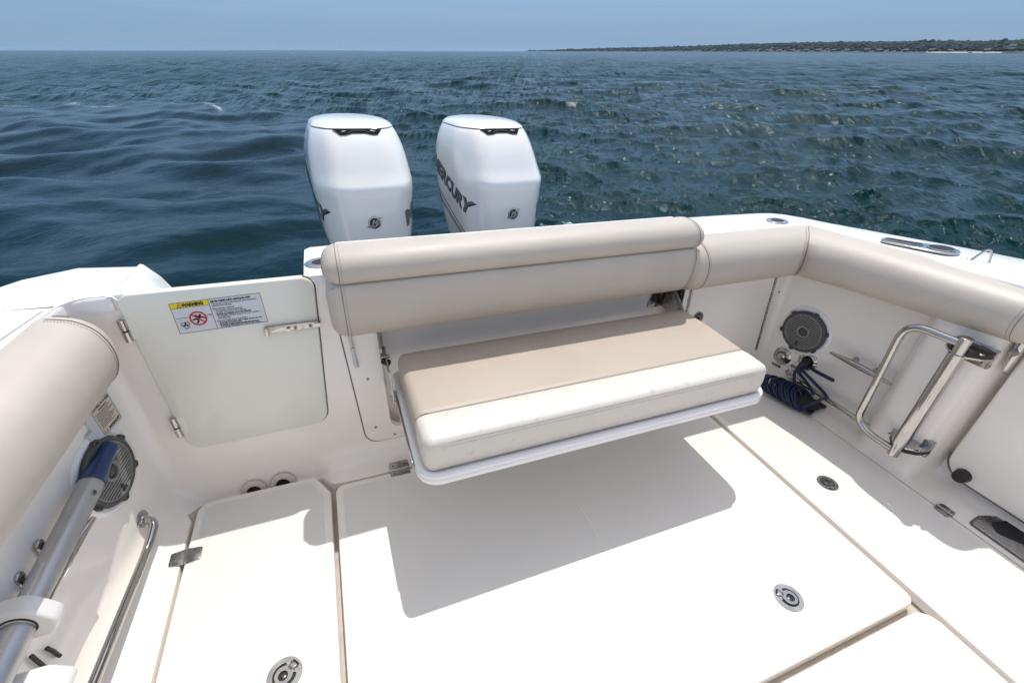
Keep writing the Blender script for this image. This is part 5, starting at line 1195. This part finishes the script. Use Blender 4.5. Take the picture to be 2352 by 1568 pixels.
cc = Matrix.Translation((h_ - big - .004, 0, 0)); circ = [(.050 * math.cos(2 * PI * k / 36), .050 * math.sin(2 * PI * k / 36)) for k in range(36)]
b = MB(); b.frame(circ, offset(circ, .006), .006, .0105, T @ cc); b.build('cup_rim', 'chrome', pl)
b = MB(); b.prism(offset(circ, .005), .0060, .0085, T @ cc); b.build('cup_well', 'hole', pl)  # dark disc painted as the cup hole's shade, no hole is cut
# pad eye
p = at(2255, 597, 2, .897); t = thing('pad_eye', 'small bent steel pad eye on the right gunwale forward of the cup holder', 'pad eye', p)
u = (at(2272, 600, 2, .897) - at(2236, 594, 2, .897)).normalized(); b0 = Vector((p.x, p.y, sheer(p.y) + .003))
MB().tube(smooth_path([b0 - u * .042, b0 - u * .030 + Z * .002, b0 - u * .004 + Z * .048, b0 + u * .014 + Z * .05, b0 + u * .026 + Z * .002, b0 + u * .030], .014, 5), .0042, 10).build('loop', 'chrome', t)
for s_ in (-.036, .034): MB().lathe([(.011, -.001), (.011, .0015), (.009, .003)], Matrix.Translation(b0 + u * s_), 14).build('foot', 'steel', t)
# ---- stowed table post on the left wall
e0 = at(214, 1100, 0, -.782); e1 = at(45, 1440, 0, -.815); d_ = (e1 - e0).normalized()
t = thing('stowed_table_post', 'grey aluminium table post with a blue end plug, stowed along the left wall', 'post', e0)
rp = .0315
MB().tube([e0 + d_ * .012, e0 + d_ * .014, e1, e1 + d_ * .5], [rp * .97, rp, rp, rp], 32).build('tube', 'alu', t)
cap = [(-.125, .0225), (-.122, .0243), (-.11, .0246), (-.07, .0246), (-.045, .0265), (-.015, .031), (.012, .0322), (.014, .0335)]
MB().tube([e0 + d_ * s for s, _ in cap], [r for _, r in cap], 28).build('end_plug', 'bluecap', t)
MB().tube([e0 + d_ * .010, e0 + d_ * .0145], .0340, 28).build('plug_collar', 'bluecap', t)
u_ = d_.cross(Vector((-.6, 0, -.5))).normalized()
cen = Vector((0, 0, CAMH)); q = e0 + d_ * .06; vv_ = (cen - q); vv_ -= d_ * vv_.dot(d_); vv_.normalize(); sd = d_.cross(vv_)
screw(t, q + (vv_ * .85 - sd * .5).normalized() * (rp - .0005), (vv_ * .85 - sd * .5), .009, 'rivet')
# ---- white clips for the post
def clip(c, label, w, h, th, hole):
    t = thing('post_clip', label, 'clip', c, 'white plastic clips on the left wall')
    u = Vector((1, 0, 0)); v = Z.copy(); T = fr(c, u, v); T = Matrix.Translation(c) @ T.to_3x3().to_4x4()
    # block seen end-on: outline in x (inboard) and z, thickness along the post
    o = fillet([(-.12, -h), (w, -h), (w + .022, -h * .2), (w - .02, h), (-.12, h)], [.01, .028, .03, .035, .01], 6)
    MB().prism(o, -th / 2, th / 2, T, .008, 3, .008).build('block', 'white', t)
    return t, T
c1 = at(52, 1420, 0, -.813); t1, T1 = clip(Vector((c1.x, c1.y, c1.z)), 'white plastic block gripping the aluminium post near the left edge', .048, .055, .045, True)
MB().lathe([(rp + .004, 0), (rp + .001, .003)], T1 @ Matrix.Translation((0, 0, .0226)), 28, close=False).build('bore_edge', 'hole', t1)
c2 = at(140, 1545, 0, -.75); t2, T2 = clip(Vector((-.79, c2.y - .02, c2.z)), 'empty white plastic clip at the bottom left below the post', .05, .036, .06, False)
# black bungee cord tails by the clips
for i, (pa, pb) in enumerate((((62, 1508), (128, 1568)), ((98, 1490), (122, 1504)))):
    a, c = wall_px(*pa, -1), wall_px(*pb, -1); a.x += .008; c.x += .008
    tag(MB().tube([a, a.lerp(c, .5) + Vector((.002, 0, 0)), c, c + (c - a) * .3], .005, 8).build('bungee_cord', 'black'), ('long black cord between the two white clips at the left edge', 'short black cord end beside the white clips at the left edge')[i], 'cord')
# nav plate of small stains? none
# ================================================================ HELM SIDE, behind the photographer: the forward end of the cockpit
b = MB(); b.box(-.92, .35, -1.6, -1.35, -.05, 1.05, ID, .04); b.box(1.1, 2.44, -1.6, -1.35, -.05, 1.05, ID, .04); b.box(-1.0, 2.6, -2.3, -2.0, -.05, 1.9, ID, .05); b.box(-1.3, 2.9, -3.6, -2.31, .55, 1.0, ID, .05)
struct(b.build('cockpit_bulkhead', 'gel'))
t = thing('helm_seat', 'pair of taupe helm seats behind the photographer, out of the picture', 'seat', (.2, -1.9, .5))
for x in (-.25, 1.15):
    MB().prism(fillet([(x, -1.98), (x + .6, -1.98), (x + .6, -1.62), (x, -1.62)], .08, 5), .55, .72, ID, .04, 3).build('seat_pad', 'vinyl', t)
    MB().prism(fillet([(x, -1.98), (x + .6, -1.98), (x + .6, -1.88), (x, -1.88)], .04, 5), .72, 1.35, ID, .04, 3).build('seat_back', 'vinyl', t)
t = thing('hardtop', 'white hardtop on dark pillars over the helm, out of the picture', 'roof', (.7, -3, 2))
MB().prism(fillet([(-.7, -4.6), (2.2, -4.6), (2.2, -2.3), (-.7, -2.3)], .25, 6), 2.15, 2.24, ID, .03, 3).build('roof', 'gelw', t)
for x in (-.6, 2.05): MB().tube([(x, -2.5, 2.15), (x - .1 * (1 if x < 0 else -1) * -1, -2.3, 1.0)], .03, 12).build('pillar', 'dark', t)
MB().box(.45, 1.05, -2.0, -1.985, .1, 1.7).build('cabin_door', 'hole', t)
MB().box(-.6, 2.1, -3.2, -3.17, 1.0, 2.1).build('windscreen', 'hole', t)

# ---------------------------------------------------------------- heel the whole boat with the sea level
for o in BOAT:
    o.matrix_world = HEEL @ o.matrix_basis
